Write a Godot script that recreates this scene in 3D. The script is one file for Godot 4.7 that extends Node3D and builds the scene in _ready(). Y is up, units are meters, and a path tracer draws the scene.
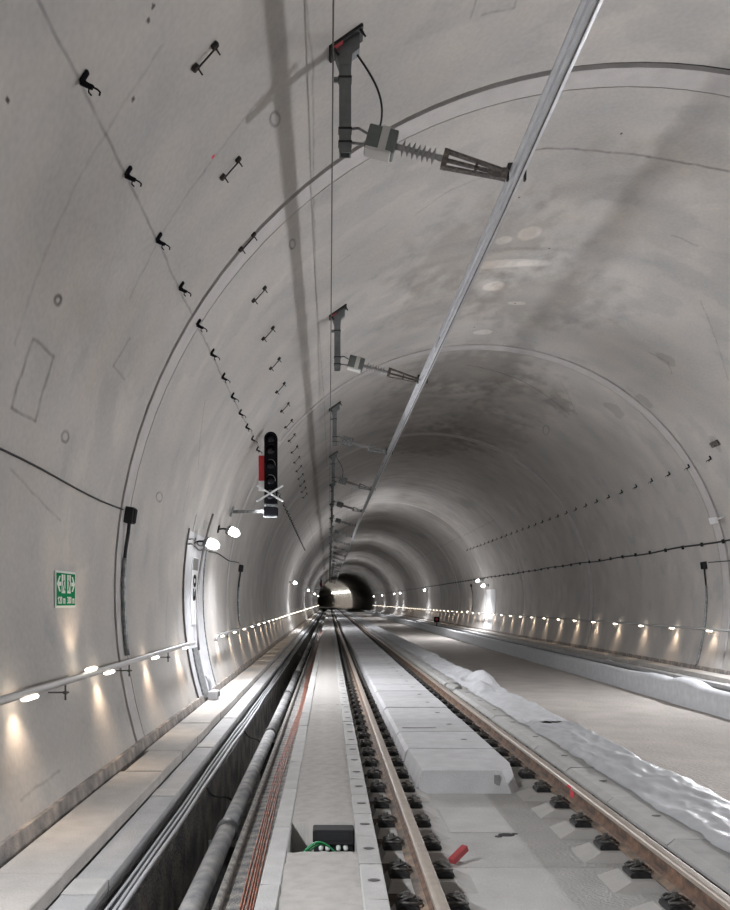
extends Node3D
# Railway tunnel under construction: left track finished, right trackbed still open.
# Units are metres. x = sideways from the camera, y = above the rail heads, d = distance down the tunnel (world z = -d).

const F := 920.0            # focal length in pixels of the 730 x 910 picture
const VX := 329.0           # vanishing point of the tunnel in the picture
const VY := 602.0
const EYE := 1.55
const CX := 3.56            # tunnel axis
const CY := 1.67
const R := 6.0              # inside radius of the lining
const BEND := 200.0         # the tunnel turns left beyond this distance
const BEND_R := 700.0
const FAR_D := 345.0
const LAMP := 17.0           # strength of one wall lamp at a metre
const BACK_D := -46.0
const RING0 := 10.42        # first ring joint in view
const RING_L := 11.4

var M := {}
var taken := {}
var rng := RandomNumberGenerator.new()
var noise := FastNoiseLite.new()

# ---------------------------------------------------------------- geometry helpers
func P(x: float, y: float, d: float) -> Vector3:
	if d <= BEND:
		return Vector3(x, y, -d)
	var t := (d - BEND) / BEND_R
	return Vector3(-BEND_R * (1.0 - cos(t)) + x * cos(t), y, -BEND - BEND_R * sin(t) - x * sin(t))

func wall_x(y: float, side: float, r := R) -> float:
	var k := y - CY
	return CX + side * sqrt(maxf(r * r - k * k, 0.0))

# a frame on the lining: origin on the concrete, z into the tunnel, y up the wall, x to the right of someone facing the wall
func wf(y: float, d: float, side: float) -> Transform3D:
	var o := Vector3(wall_x(y, side), y, -d)
	var n := Vector3(CX - o.x, CY - o.y, 0).normalized()
	var xx := Vector3(0, 0, -1) if side < 0 else Vector3(0, 0, 1)
	return Transform3D(Basis(xx, n.cross(xx), n), o)

# the point of the lining seen at a pixel of the photograph: (x, y, d)
func seen(px: float, py: float) -> Vector3:
	var a := (px - VX) / F
	var b := (VY - py) / F
	var ky := CY - EYE
	var qa := a * a + b * b
	var qb := -2.0 * (a * CX + b * ky)
	var qc := CX * CX + ky * ky - R * R
	var d := (-qb + sqrt(qb * qb - 4.0 * qa * qc)) / (2.0 * qa)
	return Vector3(a * d, EYE + b * d, d)

func seen_frame(px: float, py: float) -> Transform3D:
	var s := seen(px, py)
	var o := Vector3(s.x, s.y, -s.z)
	var n := Vector3(CX - o.x, CY - o.y, 0).normalized()
	var xx := Vector3(0, 0, -1) if s.x < CX else Vector3(0, 0, 1)
	return Transform3D(Basis(xx, n.cross(xx), n), o)

func mb(smooth := false) -> SurfaceTool:
	var st := SurfaceTool.new()
	st.begin(Mesh.PRIMITIVE_TRIANGLES)
	st.set_smooth_group(0 if smooth else -1)
	return st

# corners run anticlockwise seen from outside
func tri(st: SurfaceTool, a: Vector3, b: Vector3, c: Vector3) -> void:
	st.add_vertex(a); st.add_vertex(c); st.add_vertex(b)

func quad(st: SurfaceTool, a: Vector3, b: Vector3, c: Vector3, d: Vector3) -> void:
	tri(st, a, b, c); tri(st, a, c, d)

func commit(st: SurfaceTool) -> ArrayMesh:
	st.generate_normals()
	st.index()
	return st.commit()

func put(called: String, mesh: Mesh, m: Material, parent: Node3D, at := Transform3D.IDENTITY) -> MeshInstance3D:
	var o := MeshInstance3D.new()
	o.name = called
	o.mesh = mesh
	if m:
		o.material_override = m
	o.transform = at
	parent.add_child(o, true)
	return o

func obj(called: String, st: SurfaceTool, m: Material, parent: Node3D) -> MeshInstance3D:
	return put(called, commit(st), m, parent)

func numbered(called: String) -> String:
	taken[called] = taken.get(called, -1) + 1
	return called if taken[called] == 0 else "%s_%03d" % [called, taken[called]]

func thing(called: String, label: String, category: String, at := Vector3.ZERO, group := "") -> Node3D:
	var o := Node3D.new()
	o.name = numbered(called)
	add_child(o)
	o.position = at
	o.set_meta("label", label)
	o.set_meta("category", category)
	if group:
		o.set_meta("group", group)
	return o

func structure(called: String, label: String, category: String) -> Node3D:
	var o := thing(called, label, category)
	o.set_meta("kind", "structure")
	return o

func copy(src: Node3D, label: String, group: String) -> Node3D:
	var base := String(src.name)
	var o: Node3D = src.duplicate()
	o.name = numbered(base)
	add_child(o)
	o.set_meta("label", label)
	o.set_meta("group", group)
	return o

# a closed profile (anticlockwise, looking down the tunnel) drawn out from d0 to d1
func sweep(st: SurfaceTool, pr: Array, d0: float, d1: float, step := 1000.0, caps := true) -> void:
	var ds: Array[float] = [d0]
	var e0 := minf(d1, BEND)
	if e0 > d0:
		var n := maxi(1, int(ceil((e0 - d0) / step)))
		for i in n:
			ds.append(lerpf(d0, e0, (i + 1.0) / n))
	if d1 > BEND:
		var s0 := maxf(d0, BEND)
		var n2 := maxi(1, int(ceil((d1 - s0) / 8.0)))
		for i in n2:
			ds.append(lerpf(s0, d1, (i + 1.0) / n2))
	for k in ds.size() - 1:
		for i in pr.size():
			var p: Vector2 = pr[i]
			var q: Vector2 = pr[(i + 1) % pr.size()]
			quad(st, P(p.x, p.y, ds[k]), P(p.x, p.y, ds[k + 1]), P(q.x, q.y, ds[k + 1]), P(q.x, q.y, ds[k]))
	if caps:
		var poly := PackedVector2Array(pr)
		var idx := Geometry2D.triangulate_polygon(poly)
		for i in range(0, idx.size(), 3):
			var a := poly[idx[i]]
			var b := poly[idx[i + 1]]
			var c := poly[idx[i + 2]]
			if (b - a).cross(c - a) < 0.0:
				var h := b
				b = c
				c = h
			tri(st, P(a.x, a.y, d0), P(b.x, b.y, d0), P(c.x, c.y, d0))
			tri(st, P(a.x, a.y, d1), P(c.x, c.y, d1), P(b.x, b.y, d1))

func rect(x0: float, x1: float, y0: float, y1: float) -> Array:
	return [Vector2(x0, y0), Vector2(x1, y0), Vector2(x1, y1), Vector2(x0, y1)]

# rectangle with the two top edges chamfered
func lid(x0: float, x1: float, y0: float, y1: float, c: float) -> Array:
	return [Vector2(x0, y0), Vector2(x1, y0), Vector2(x1, y1 - c), Vector2(x1 - c, y1), Vector2(x0 + c, y1), Vector2(x0, y1 - c)]

# chamfered box in a frame
func box(st: SurfaceTool, t: Transform3D, size: Vector3, c := 0.0) -> void:
	var h := size * 0.5
	if c <= 0.0:
		var v := []
		for i in 8:
			v.append(t * Vector3(h.x if i & 1 else -h.x, h.y if i & 2 else -h.y, h.z if i & 4 else -h.z))
		quad(st, v[4], v[5], v[7], v[6]); quad(st, v[1], v[0], v[2], v[3])
		quad(st, v[5], v[1], v[3], v[7]); quad(st, v[0], v[4], v[6], v[2])
		quad(st, v[6], v[7], v[3], v[2]); quad(st, v[0], v[1], v[5], v[4])
		return
	var g := h - Vector3(c, c, c)
	var cr := func(sx, sy, sz, ax): # corner vertex lying on the face across axis ax
		var p := Vector3(sx * g.x, sy * g.y, sz * g.z)
		p[ax] = [sx, sy, sz][ax] * h[ax]
		return t * p
	var face := func(pts: Array, outward: Vector3):
		var nn: Vector3 = (pts[1] - pts[0]).cross(pts[2] - pts[0])
		if nn.dot(t.basis * outward) < 0.0:
			pts.reverse()
		for i in range(1, pts.size() - 1):
			tri(st, pts[0], pts[i], pts[i + 1])
	for ax in 3:
		var b := (ax + 1) % 3
		var e := (ax + 2) % 3
		for s in [-1, 1]:
			var pts := []
			for w in [[-1, -1], [1, -1], [1, 1], [-1, 1]]:
				var sg := [0, 0, 0]
				sg[ax] = s; sg[b] = w[0]; sg[e] = w[1]
				pts.append(cr.call(sg[0], sg[1], sg[2], ax))
			var o := Vector3.ZERO
			o[ax] = s
			face.call(pts, o)
		for s in [-1, 1]:
			for w in [-1, 1]:
				var pts := []
				for q in [[-1, b], [1, b], [1, e], [-1, e]]:
					var sg := [0, 0, 0]
					sg[ax] = q[0]; sg[b] = s; sg[e] = w
					pts.append(cr.call(sg[0], sg[1], sg[2], q[1]))
				var o := Vector3.ZERO
				o[b] = s; o[e] = w
				face.call(pts, o)
	for i in 8:
		var sg := [1 if i & 1 else -1, 1 if i & 2 else -1, 1 if i & 4 else -1]
		var pts := []
		for ax in 3:
			pts.append(cr.call(sg[0], sg[1], sg[2], ax))
		face.call(pts, Vector3(sg[0], sg[1], sg[2]))

func at(x: float, y: float, z: float) -> Transform3D:
	return Transform3D(Basis.IDENTITY, Vector3(x, y, z))

# frame with its y axis from a to b
func along(a: Vector3, b: Vector3) -> Transform3D:
	var yy := (b - a).normalized()
	var hh := Vector3.UP if absf(yy.y) < 0.9 else Vector3.RIGHT
	var xx := hh.cross(yy).normalized()
	return Transform3D(Basis(xx, yy, xx.cross(yy)), a)

func tube(st: SurfaceTool, pts: Array, r: float, n := 8, caps := true) -> void:
	var rings := []
	var up := Vector3.UP
	for i in pts.size():
		var a: Vector3 = pts[maxi(i - 1, 0)]
		var b: Vector3 = pts[mini(i + 1, pts.size() - 1)]
		var dir := (b - a).normalized()
		if absf(dir.dot(up)) > 0.95:
			up = Vector3.RIGHT if absf(dir.x) < 0.9 else Vector3.FORWARD
		var xx := up.cross(dir).normalized()
		var yy := dir.cross(xx)
		up = yy
		var ring := []
		for k in n:
			var t := TAU * k / n
			ring.append(pts[i] + (xx * cos(t) + yy * sin(t)) * r)
		rings.append(ring)
	for i in rings.size() - 1:
		for k in n:
			var k2 := (k + 1) % n
			quad(st, rings[i][k], rings[i][k2], rings[i + 1][k2], rings[i + 1][k])
	if caps:
		var last: int = rings.size() - 1
		for k in range(1, n - 1):
			tri(st, rings[0][0], rings[0][k + 1], rings[0][k])
			tri(st, rings[last][0], rings[last][k], rings[last][k + 1])

# turned shape: profile of (radius, height) about the frame's y axis, from bottom to top
func lathe(st: SurfaceTool, t: Transform3D, pr: Array, n := 16) -> void:
	for i in pr.size() - 1:
		var p: Vector2 = pr[i]
		var q: Vector2 = pr[i + 1]
		for k in n:
			var a := TAU * k / n
			var b := TAU * (k + 1) / n
			var p0 := t * Vector3(p.x * cos(a), p.y, -p.x * sin(a))
			var p1 := t * Vector3(p.x * cos(b), p.y, -p.x * sin(b))
			var q0 := t * Vector3(q.x * cos(a), q.y, -q.x * sin(a))
			var q1 := t * Vector3(q.x * cos(b), q.y, -q.x * sin(b))
			if p.x > 1e-5:
				tri(st, p0, p1, q1 if q.x > 1e-5 else q0)
			if q.x > 1e-5:
				tri(st, p0, q1, q0)

# flat polygon (anticlockwise seen from +z of the frame) with thickness
func plate(st: SurfaceTool, t: Transform3D, pts: Array, z0: float, z1: float) -> void:
	var poly := PackedVector2Array(pts)
	if Geometry2D.is_polygon_clockwise(poly):
		poly.reverse()
	for i in poly.size():
		var p := poly[i]
		var q := poly[(i + 1) % poly.size()]
		quad(st, t * Vector3(p.x, p.y, z0), t * Vector3(q.x, q.y, z0), t * Vector3(q.x, q.y, z1), t * Vector3(p.x, p.y, z1))
	var idx := Geometry2D.triangulate_polygon(poly)
	for i in range(0, idx.size(), 3):
		var a := poly[idx[i]]
		var b := poly[idx[i + 1]]
		var c := poly[idx[i + 2]]
		if (b - a).cross(c - a) < 0.0:
			var h := b
			b = c
			c = h
		tri(st, t * Vector3(a.x, a.y, z1), t * Vector3(b.x, b.y, z1), t * Vector3(c.x, c.y, z1))
		tri(st, t * Vector3(a.x, a.y, z0), t * Vector3(c.x, c.y, z0), t * Vector3(b.x, b.y, z0))

func letters(text: String, height: float, depth: float) -> TextMesh:
	var tm := TextMesh.new()
	var f := SystemFont.new()
	f.font_names = PackedStringArray(["Droid Sans"])
	f.font_weight = 700
	tm.font = f
	tm.text = text
	tm.font_size = 64
	tm.pixel_size = height / 46.0
	tm.depth = depth
	tm.curve_step = 4.0
	return tm

# ---------------------------------------------------------------- materials
func grey_noise(size: int, freq: float, oct: int, sd: int, kind := FastNoiseLite.TYPE_SIMPLEX_SMOOTH) -> Image:
	var n := FastNoiseLite.new()
	n.seed = sd
	n.noise_type = kind
	n.frequency = freq
	n.fractal_type = FastNoiseLite.FRACTAL_FBM
	n.fractal_octaves = oct
	var im := n.get_seamless_image(size, size, false, false, 0.15, true)
	im.convert(Image.FORMAT_L8)
	return im

# mottled colour texture about white: coarse clouds, fine grain and pores
func mottle(size: int, lo: float, hi: float, grain: float, pores: float, sd: int, warm := 0.0) -> ImageTexture:
	var a := grey_noise(size, 5.0 / size, 5, sd).get_data()
	var b := grey_noise(size, 0.22, 3, sd + 7).get_data()
	var c := grey_noise(size, 0.06, 2, sd + 13, FastNoiseLite.TYPE_CELLULAR).get_data()
	var out := PackedByteArray()
	out.resize(size * size * 3)
	for i in size * size:
		var v := lerpf(lo, hi, a[i] / 255.0) + (b[i] / 255.0 - 0.5) * grain
		if c[i] < 40:
			v -= pores * (1.0 - c[i] / 40.0)
		var w := (a[i] / 255.0 - 0.5) * warm
		out[i * 3] = int(clampf(v + w, 0, 1) * 255)
		out[i * 3 + 1] = int(clampf(v, 0, 1) * 255)
		out[i * 3 + 2] = int(clampf(v - w, 0, 1) * 255)
	var im := Image.create_from_data(size, size, false, Image.FORMAT_RGB8, out)
	return ImageTexture.create_from_image(im)

func relief(size: int, freq: float, oct: int, sd: int, strength: float, kind := FastNoiseLite.TYPE_SIMPLEX_SMOOTH) -> ImageTexture:
	var im := grey_noise(size, freq, oct, sd, kind)
	im.convert(Image.FORMAT_RGBA8)
	im.bump_map_to_normal_map(strength)
	return ImageTexture.create_from_image(im)

func lin(r: float, g: float, b: float) -> Color:
	return Color(r, g, b).linear_to_srgb()

func mat(col: Color, rough := 0.8, metal := 0.0) -> StandardMaterial3D:
	var m := StandardMaterial3D.new()
	m.albedo_color = col
	m.roughness = rough
	m.metallic = metal
	return m

func surf(col: Color, rough: float, tex: Texture2D, scale: float, nrm: Texture2D = null, ns := 0.5, metal := 0.0) -> StandardMaterial3D:
	var m := mat(col, rough, metal)
	m.albedo_texture = tex
	m.uv1_triplanar = true
	m.uv1_world_triplanar = true
	m.uv1_scale = Vector3.ONE * scale
	if nrm:
		m.normal_enabled = true
		m.normal_texture = nrm
		m.normal_scale = ns
	return m

func glow(col: Color, e: float) -> StandardMaterial3D:
	var m := mat(Color(0.9, 0.9, 0.9), 0.4)
	m.emission_enabled = true
	m.emission = col
	m.emission_energy_multiplier = e
	return m

# texture of the lining: u runs over the vault from the left foot to the right foot, v down the tunnel
const ARC0 := 209.0
const ARC1 := -29.0
func arc_u(x: float, y: float) -> float:
	var t := rad_to_deg(atan2(y - CY, x - CX))
	if t < -90.0:
		t += 360.0
	return (ARC0 - t) / (ARC0 - ARC1)

func lining_texture(w: int, h: int, sd: int, len_m: float) -> Image:
	var n1 := FastNoiseLite.new()
	n1.seed = sd; n1.frequency = 0.22; n1.fractal_octaves = 5; n1.fractal_type = FastNoiseLite.FRACTAL_FBM
	var n2 := FastNoiseLite.new()
	n2.seed = sd + 3; n2.frequency = 0.9; n2.fractal_octaves = 4; n2.fractal_type = FastNoiseLite.FRACTAL_FBM
	var n3 := FastNoiseLite.new()
	n3.seed = sd + 5; n3.frequency = 14.0; n3.fractal_octaves = 2
	var arc := deg_to_rad(ARC0 - ARC1) * R
	var out := PackedByteArray()
	out.resize(w * h * 3)
	for j in h:
		var v := (j + 0.5) / h * len_m
		for i in w:
			var u := (i + 0.5) / w * arc
			var a := n1.get_noise_2d(u, v)
			var b := n2.get_noise_2d(u * 0.8, v)
			var c := n3.get_noise_2d(u, v)
			var val := 0.86 + 0.10 * a + 0.035 * b + 0.03 * c
			# matt damp clouds with an edge of their own
			var damp := smoothstep(0.10, 0.22, a - 0.5 * b)
			val -= 0.03 * damp
			var wr := 0.015 * b
			var k := (j * w + i) * 3
			out[k] = int(clampf(val + wr, 0, 1) * 255)
			out[k + 1] = int(clampf(val, 0, 1) * 255)
			out[k + 2] = int(clampf(val - wr - 0.01, 0, 1) * 255)
	return Image.create_from_data(w, h, false, Image.FORMAT_RGB8, out)

func dab(im: Image, cx: float, cy: float, rx: float, ry: float, col: Color, k: float, rag := 0.25, soft := 0.8) -> void:
	for j in range(int(cy - ry * 1.4), int(cy + ry * 1.4) + 1):
		if j < 0 or j >= im.get_height():
			continue
		for i in range(int(cx - rx * 1.4), int(cx + rx * 1.4) + 1):
			if i < 0 or i >= im.get_width():
				continue
			var e := Vector2((i - cx) / rx, (j - cy) / ry).length() + rag * noise.get_noise_2d(i * 2.0, j * 2.0)
			var f := k * (1.0 - smoothstep(soft, 1.1, e))
			if f > 0.003:
				var p := im.get_pixel(i, j)
				im.set_pixel(i, j, p.lerp(Color(p.r * col.r, p.g * col.g, p.b * col.b), f))

func scratch(im: Image, a: Vector2, b: Vector2, wd: float, dark: float) -> void:
	var n := int(a.distance_to(b)) + 1
	for s in n + 1:
		var p := a.lerp(b, float(s) / n)
		p += Vector2(noise.get_noise_2d(p.x * 3.0, p.y * 3.0), noise.get_noise_2d(p.y * 3.0, p.x * 3.0 + 99.0)) * 1.2
		var fade := dark * (0.75 + 0.5 * noise.get_noise_2d(p.x * 5.0, p.y * 5.0 + 40.0))
		for dj in range(-2, 3):
			for di in range(-2, 3):
				var i := int(p.x) + di
				var j := int(p.y) + dj
				if i < 0 or j < 0 or i >= im.get_width() or j >= im.get_height():
					continue
				var dist := Vector2(i + 0.5 - p.x, j + 0.5 - p.y).length()
				var f := clampf(wd - dist + 0.5, 0.0, 1.0) * fade * 0.2
				if f > 0.01:
					var c := im.get_pixel(i, j)
					im.set_pixel(i, j, c * (1.0 - f))

const NEAR_D0 := -1.0
const NEAR_L := 46.0
func near_lining() -> Image:
	var w := 2048
	var h := 2048
	var im := lining_texture(w, h, 11, NEAR_L)
	var to := func(px, py):
		var s := seen(px, py)
		return Vector2(arc_u(s.x, s.y) * w, (s.z - NEAR_D0) / NEAR_L * h)
	# stains seen overhead: dark damp cloud with paler repair patches
	for q in [[475, 250, 1.7, 2.2, 0.80, 0.75], [540, 300, 1.7, 2.2, 0.80, 0.7], [440, 300, 1.3, 2.0, 0.84, 0.6], [600, 180, 1.0, 1.3, 0.84, 0.5],
			[640, 230, 0.8, 1.2, 0.9, 0.4], [470, 370, 2.2, 3.0, 0.74, 0.6], [410, 400, 1.7, 3.0, 0.76, 0.5], [520, 400, 1.4, 3.0, 0.8, 0.5], [430, 440, 2.0, 4.0, 0.72, 0.6],
			[480, 430, 1.7, 4.0, 0.75, 0.5], [690, 160, 0.7, 0.9, 0.88, 0.5], [110, 350, 0.6, 1.2, 0.9, 0.5], [145, 350, 0.5, 1.0, 0.9, 0.4], [60, 250, 1.0, 1.2, 0.93, 0.4]]:
		var c: Vector2 = to.call(q[0], q[1])
		dab(im, c.x, c.y, q[2] / 24.9 * w, q[3] / NEAR_L * h, Color(q[4], q[4] * 0.985, q[4] * 0.965), q[5] * 0.85, 0.45, 0.35)
	for q in [[510, 263, 0.75, 0.22], [492, 286, 0.22, 0.3], [529, 233, 0.22, 0.28], [504, 240, 0.16, 0.2], [482, 332, 0.22, 0.2], [516, 303, 0.2, 0.12]]:
		var c: Vector2 = to.call(q[0], q[1])
		dab(im, c.x, c.y, q[2] / 24.9 * w, q[3] / NEAR_L * h, Color(1.17, 1.16, 1.15), 0.9, 0.25)
	for q in [[621, 133], [549, 248], [519, 197], [474, 327], [515, 303], [6, 100], [132, 99], [147, 20], [152, 6]]:
		var c: Vector2 = to.call(q[0], q[1])
		dab(im, c.x, c.y, 1.3, 1.0, Color(0.25, 0.24, 0.23), 0.8, 0.0)
	# grouted holes: oval dark outlines
	for q in [[275, 119, 6], [292, 244, 4], [65, 437, 4.5], [58, 301, 4], [159, 497, 4], [546, 430, 4]]:
		var prev := Vector2.ZERO
		for k in 15:
			var t := TAU * k / 14.0
			var c: Vector2 = to.call(q[0] + q[2] * 0.75 * cos(t), q[1] + q[2] * 1.2 * sin(t))
			if k:
				scratch(im, prev, c, 1.1, 0.55)
			prev = c
	# formwork joints and cracks, traced
	for line in [[0.6, 1.0, 38, 0, 78, 76, 105, 134, 130, 183, 158, 243, 183, 297, 201, 333, 214, 360, 232, 397, 251, 432, 270, 470],
			[0.22, 1.0, 163, 45, 106, 132, 79, 178, 45, 255, 15, 345], [0.28, 1.0, 262, 95, 250, 112, 205, 170, 165, 229, 130, 298],
			[0.6, 1.1, 33, 339, 54, 356, 35, 422, 11, 408, 33, 339], [0.4, 1.0, 130, 338, 113, 366, 125, 380], [0.4, 1.0, 190, 478, 183, 512],
			[0.42, 1.0, 305, 0, 313, 70, 313, 180, 316, 290, 324, 400, 327, 470], [0.6, 1.2, 535, 149, 575, 149, 610, 152, 650, 157, 690, 164, 730, 171],
			[0.35, 1.0, 415, 215, 450, 190, 500, 172], [0.5, 1.1, 471, 18, 476, 0], [0.4, 1.0, 481, 15, 515, 8, 517, 0], [0.35, 0.9, 455, 118, 447, 120, 452, 110],
			[0.4, 1.0, 672, 235, 698, 246], [0.35, 1.0, 560, 380, 575, 410], [0.4, 1.0, 648, 352, 668, 362, 672, 374], [0.5, 1.3, 466, 365, 520, 380, 570, 415],
			[0.3, 1.0, 700, 300, 716, 340, 728, 380], [0.4, 1.0, 205, 400, 198, 470], [0.35, 1.0, 10, 470, 60, 520], [0.4, 1.0, 168, 590, 166, 640],
			[0.4, 1.0, 20, 800, 60, 770], [0.3, 1.0, 330, 270, 350, 255]]:
		for k in range(2, line.size() - 3, 2):
			scratch(im, to.call(line[k], line[k + 1]), to.call(line[k + 2], line[k + 3]), line[1], line[0])
	# patched corners on the right of the vault
	for q in [[663, 357, 0.3, 0.2], [615, 410, 0.4, 0.3], [560, 405, 0.4, 0.7], [645, 400, 0.25, 0.2], [716, 443, 0.2, 0.15]]:
		var c: Vector2 = to.call(q[0], q[1])
		dab(im, c.x, c.y, q[2] / 24.9 * w, q[3] / NEAR_L * h, Color(0.82, 0.815, 0.81), 0.5, 0.7)
	return im

func make_materials() -> void:
	var t_conc := mottle(512, 0.89, 0.99, 0.09, 0.06, 3)
	var t_dirt := mottle(512, 0.55, 1.0, 0.16, 0.16, 21, 0.06)
	var t_gravel := mottle(512, 0.88, 1.0, 0.30, 0.12, 33)
	var t_rust := mottle(512, 0.5, 1.0, 0.28, 0.1, 45, 0.12)
	var n_fine := relief(512, 0.15, 4, 5, 3.0)
	var n_rough := relief(512, 0.09, 3, 9, 14.0, FastNoiseLite.TYPE_CELLULAR)
	M.walk = surf(lin(0.54, 0.515, 0.485), 0.85, t_conc, 0.55, n_fine, 0.5)
	M.walk2 = surf(lin(0.50, 0.48, 0.455), 0.85, t_conc, 0.5, n_fine, 0.5)
	M.haunch = surf(lin(0.47, 0.43, 0.40), 0.9, t_dirt, 0.7, n_fine, 0.5)
	M.kerb = surf(lin(0.53, 0.53, 0.52), 0.8, t_conc, 0.8, n_fine, 0.4)
	M.kerb2 = surf(lin(0.48, 0.48, 0.47), 0.8, t_conc, 0.7, n_fine, 0.4)
	M.trough = surf(lin(0.50, 0.505, 0.51), 0.8, t_conc, 0.6, n_fine, 0.4)
	M.trough2 = surf(lin(0.58, 0.575, 0.56), 0.8, t_conc, 0.7, n_fine, 0.4)
	M.deck = surf(lin(0.62, 0.625, 0.64), 0.75, t_conc, 0.6, n_fine, 0.4)
	M.deck2 = surf(lin(0.56, 0.565, 0.58), 0.75, t_conc, 0.5, n_fine, 0.4)
	M.slab = surf(lin(0.50, 0.495, 0.48), 0.8, t_conc, 0.35, n_fine, 0.5)
	M.slab2 = surf(lin(0.56, 0.555, 0.54), 0.8, t_conc, 0.45, n_fine, 0.5)
	M.rust_bed = surf(lin(0.16, 0.12, 0.095), 0.9, t_rust, 1.2, n_rough, 0.5)
	M.sleeper = surf(lin(0.50, 0.49, 0.47), 0.8, t_conc, 0.9, n_fine, 0.4)
	M.gravel = surf(lin(0.50, 0.485, 0.46), 0.95, t_gravel, 1.5, n_fine, 0.8)
	M.bed = surf(lin(0.50, 0.465, 0.43), 0.95, t_conc, 0.16, n_fine, 0.6)
	M.trench = surf(lin(0.46, 0.45, 0.44), 0.75, t_dirt, 0.5, n_rough, 0.6)
	M.channel = surf(lin(0.55, 0.54, 0.52), 0.9, t_dirt, 1.3, n_rough, 0.8)
	M.far_conc = surf(lin(0.50, 0.49, 0.47), 0.85, t_conc, 0.4, n_fine, 0.4)
	M.lip = surf(lin(0.50, 0.49, 0.46), 0.9, t_dirt, 1.8, n_rough, 0.5)
	M.face = surf(lin(0.30, 0.30, 0.30), 0.85, t_conc, 0.5, n_fine, 0.5)
	M.joint = surf(lin(0.075, 0.066, 0.058), 0.95, t_dirt, 1.0, n_rough, 0.6)
	M.slot = surf(lin(0.26, 0.25, 0.24), 0.9, t_dirt, 3.0)
	M.rail_head = surf(lin(0.50, 0.44, 0.38), 0.5, t_conc, 1.5, null, 0, 0.35)
	M.rail_web = surf(lin(0.27, 0.17, 0.12), 0.85, t_rust, 1.3, n_fine, 0.5)
	M.rail_foot = surf(lin(0.42, 0.33, 0.26), 0.9, t_rust, 1.0, n_fine, 0.4)
	M.clip = surf(lin(0.20, 0.195, 0.185), 0.6, t_dirt, 4.0, null, 0, 0.35)
	M.pad = surf(lin(0.030, 0.030, 0.032), 0.7, t_dirt, 3.0)
	M.plastic_black = mat(lin(0.012, 0.012, 0.014), 0.75)
	M.black_paint = mat(lin(0.010, 0.010, 0.013), 0.8)
	M.black_paint.metallic_specular = 0.2
	M.cable_black = mat(lin(0.015, 0.016, 0.019), 0.65)
	M.cable_grey = mat(lin(0.55, 0.57, 0.60), 0.7)
	M.cable_orange = surf(lin(0.72, 0.27, 0.17), 0.6, t_dirt, 2.0)
	M.cable_green = mat(lin(0.03, 0.35, 0.12), 0.45)
	M.pipe = surf(lin(0.60, 0.61, 0.62), 0.8, t_dirt, 1.0, n_fine, 0.3)
	M.collar = surf(lin(0.15, 0.155, 0.16), 0.6, t_dirt, 2.0)
	M.galv = surf(lin(0.42, 0.44, 0.45), 0.45, t_dirt, 2.5, null, 0, 0.55)
	M.post_grey = surf(lin(0.21, 0.225, 0.23), 0.55, t_conc, 2.0, null, 0, 0.3)
	M.box_grey = surf(lin(0.19, 0.215, 0.205), 0.5, t_conc, 2.0, null, 0, 0.3)
	M.tape = mat(lin(0.58, 0.58, 0.56), 0.6)
	M.dark_steel = surf(lin(0.055, 0.053, 0.055), 0.6, t_dirt, 3.0, null, 0, 0.4)
	M.brown_steel = surf(lin(0.25, 0.225, 0.205), 0.6, t_dirt, 3.0, null, 0, 0.3)
	M.bracket_rust = surf(lin(0.07, 0.062, 0.056), 0.8, t_rust, 4.0)
	M.insul = mat(lin(0.32, 0.31, 0.31), 0.4)
	M.alu = surf(lin(0.72, 0.74, 0.77), 0.36, t_conc, 0.8, null, 0, 0.7)
	M.wire = mat(lin(0.09, 0.085, 0.08), 0.5, 0.4)
	M.white = mat(lin(0.74, 0.75, 0.76), 0.6)
	M.panel = surf(lin(0.62, 0.63, 0.66), 0.6, t_conc, 0.8)
	M.red = mat(lin(0.50, 0.025, 0.03), 0.5)
	M.pink = mat(lin(0.75, 0.03, 0.06), 0.7)
	M.redwood = mat(lin(0.38, 0.055, 0.06), 0.7)
	M.green = mat(lin(0.012, 0.20, 0.085), 0.4)
	M.green.roughness = 0.9
	M.green.metallic_specular = 0.1
	M.sign_white = mat(lin(0.66, 0.72, 0.68), 0.9)
	M.sign_white.metallic_specular = 0.1
	M.handrail = surf(lin(0.50, 0.50, 0.50), 0.42, t_conc, 1.5, null, 0, 0.5)
	M.bracket = mat(lin(0.16, 0.155, 0.15), 0.5, 0.4)
	M.film = surf(lin(0.62, 0.64, 0.67), 0.42, t_conc, 0.9)
	M.film.clearcoat_enabled = true
	M.film.clearcoat = 0.12
	M.film.clearcoat_roughness = 0.2
	M.fleece = surf(lin(0.62, 0.635, 0.66), 0.8, t_conc, 0.8)
	M.lens = glow(Color(1.0, 0.99, 0.98), 13.0)
	M.led = glow(Color(1.0, 0.93, 0.84), 9.0)
	M.far_tube = glow(Color(1.0, 0.99, 0.96), 14.0)
	M.glass_dark = mat(lin(0.02, 0.02, 0.025), 0.1)
	var near := StandardMaterial3D.new()
	near.albedo_texture = ImageTexture.create_from_image(near_lining())
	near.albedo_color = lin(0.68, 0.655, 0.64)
	near.roughness = 0.9
	M.near_lining = near
	for k in 2:
		var im := lining_texture(768, 512, 71 + k * 17, RING_L)
		for q in 7:
			var c := Vector2(rng.randf_range(250, 520), rng.randf_range(0, 512))
			dab(im, c.x, c.y, rng.randf_range(20, 60), rng.randf_range(40, 110), Color(0.86, 0.85, 0.835), 0.6, 0.4, 0.3)
		for u in [0.292, 0.352, 0.40, 0.708]:
			scratch(im, Vector2(u * 768, 0), Vector2(u * 768, 511), 0.8, 0.4)
		scratch(im, Vector2(0, 256), Vector2(767, 256), 0.8, 0.25)
		var m := StandardMaterial3D.new()
		m.albedo_texture = ImageTexture.create_from_image(im)
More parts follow.
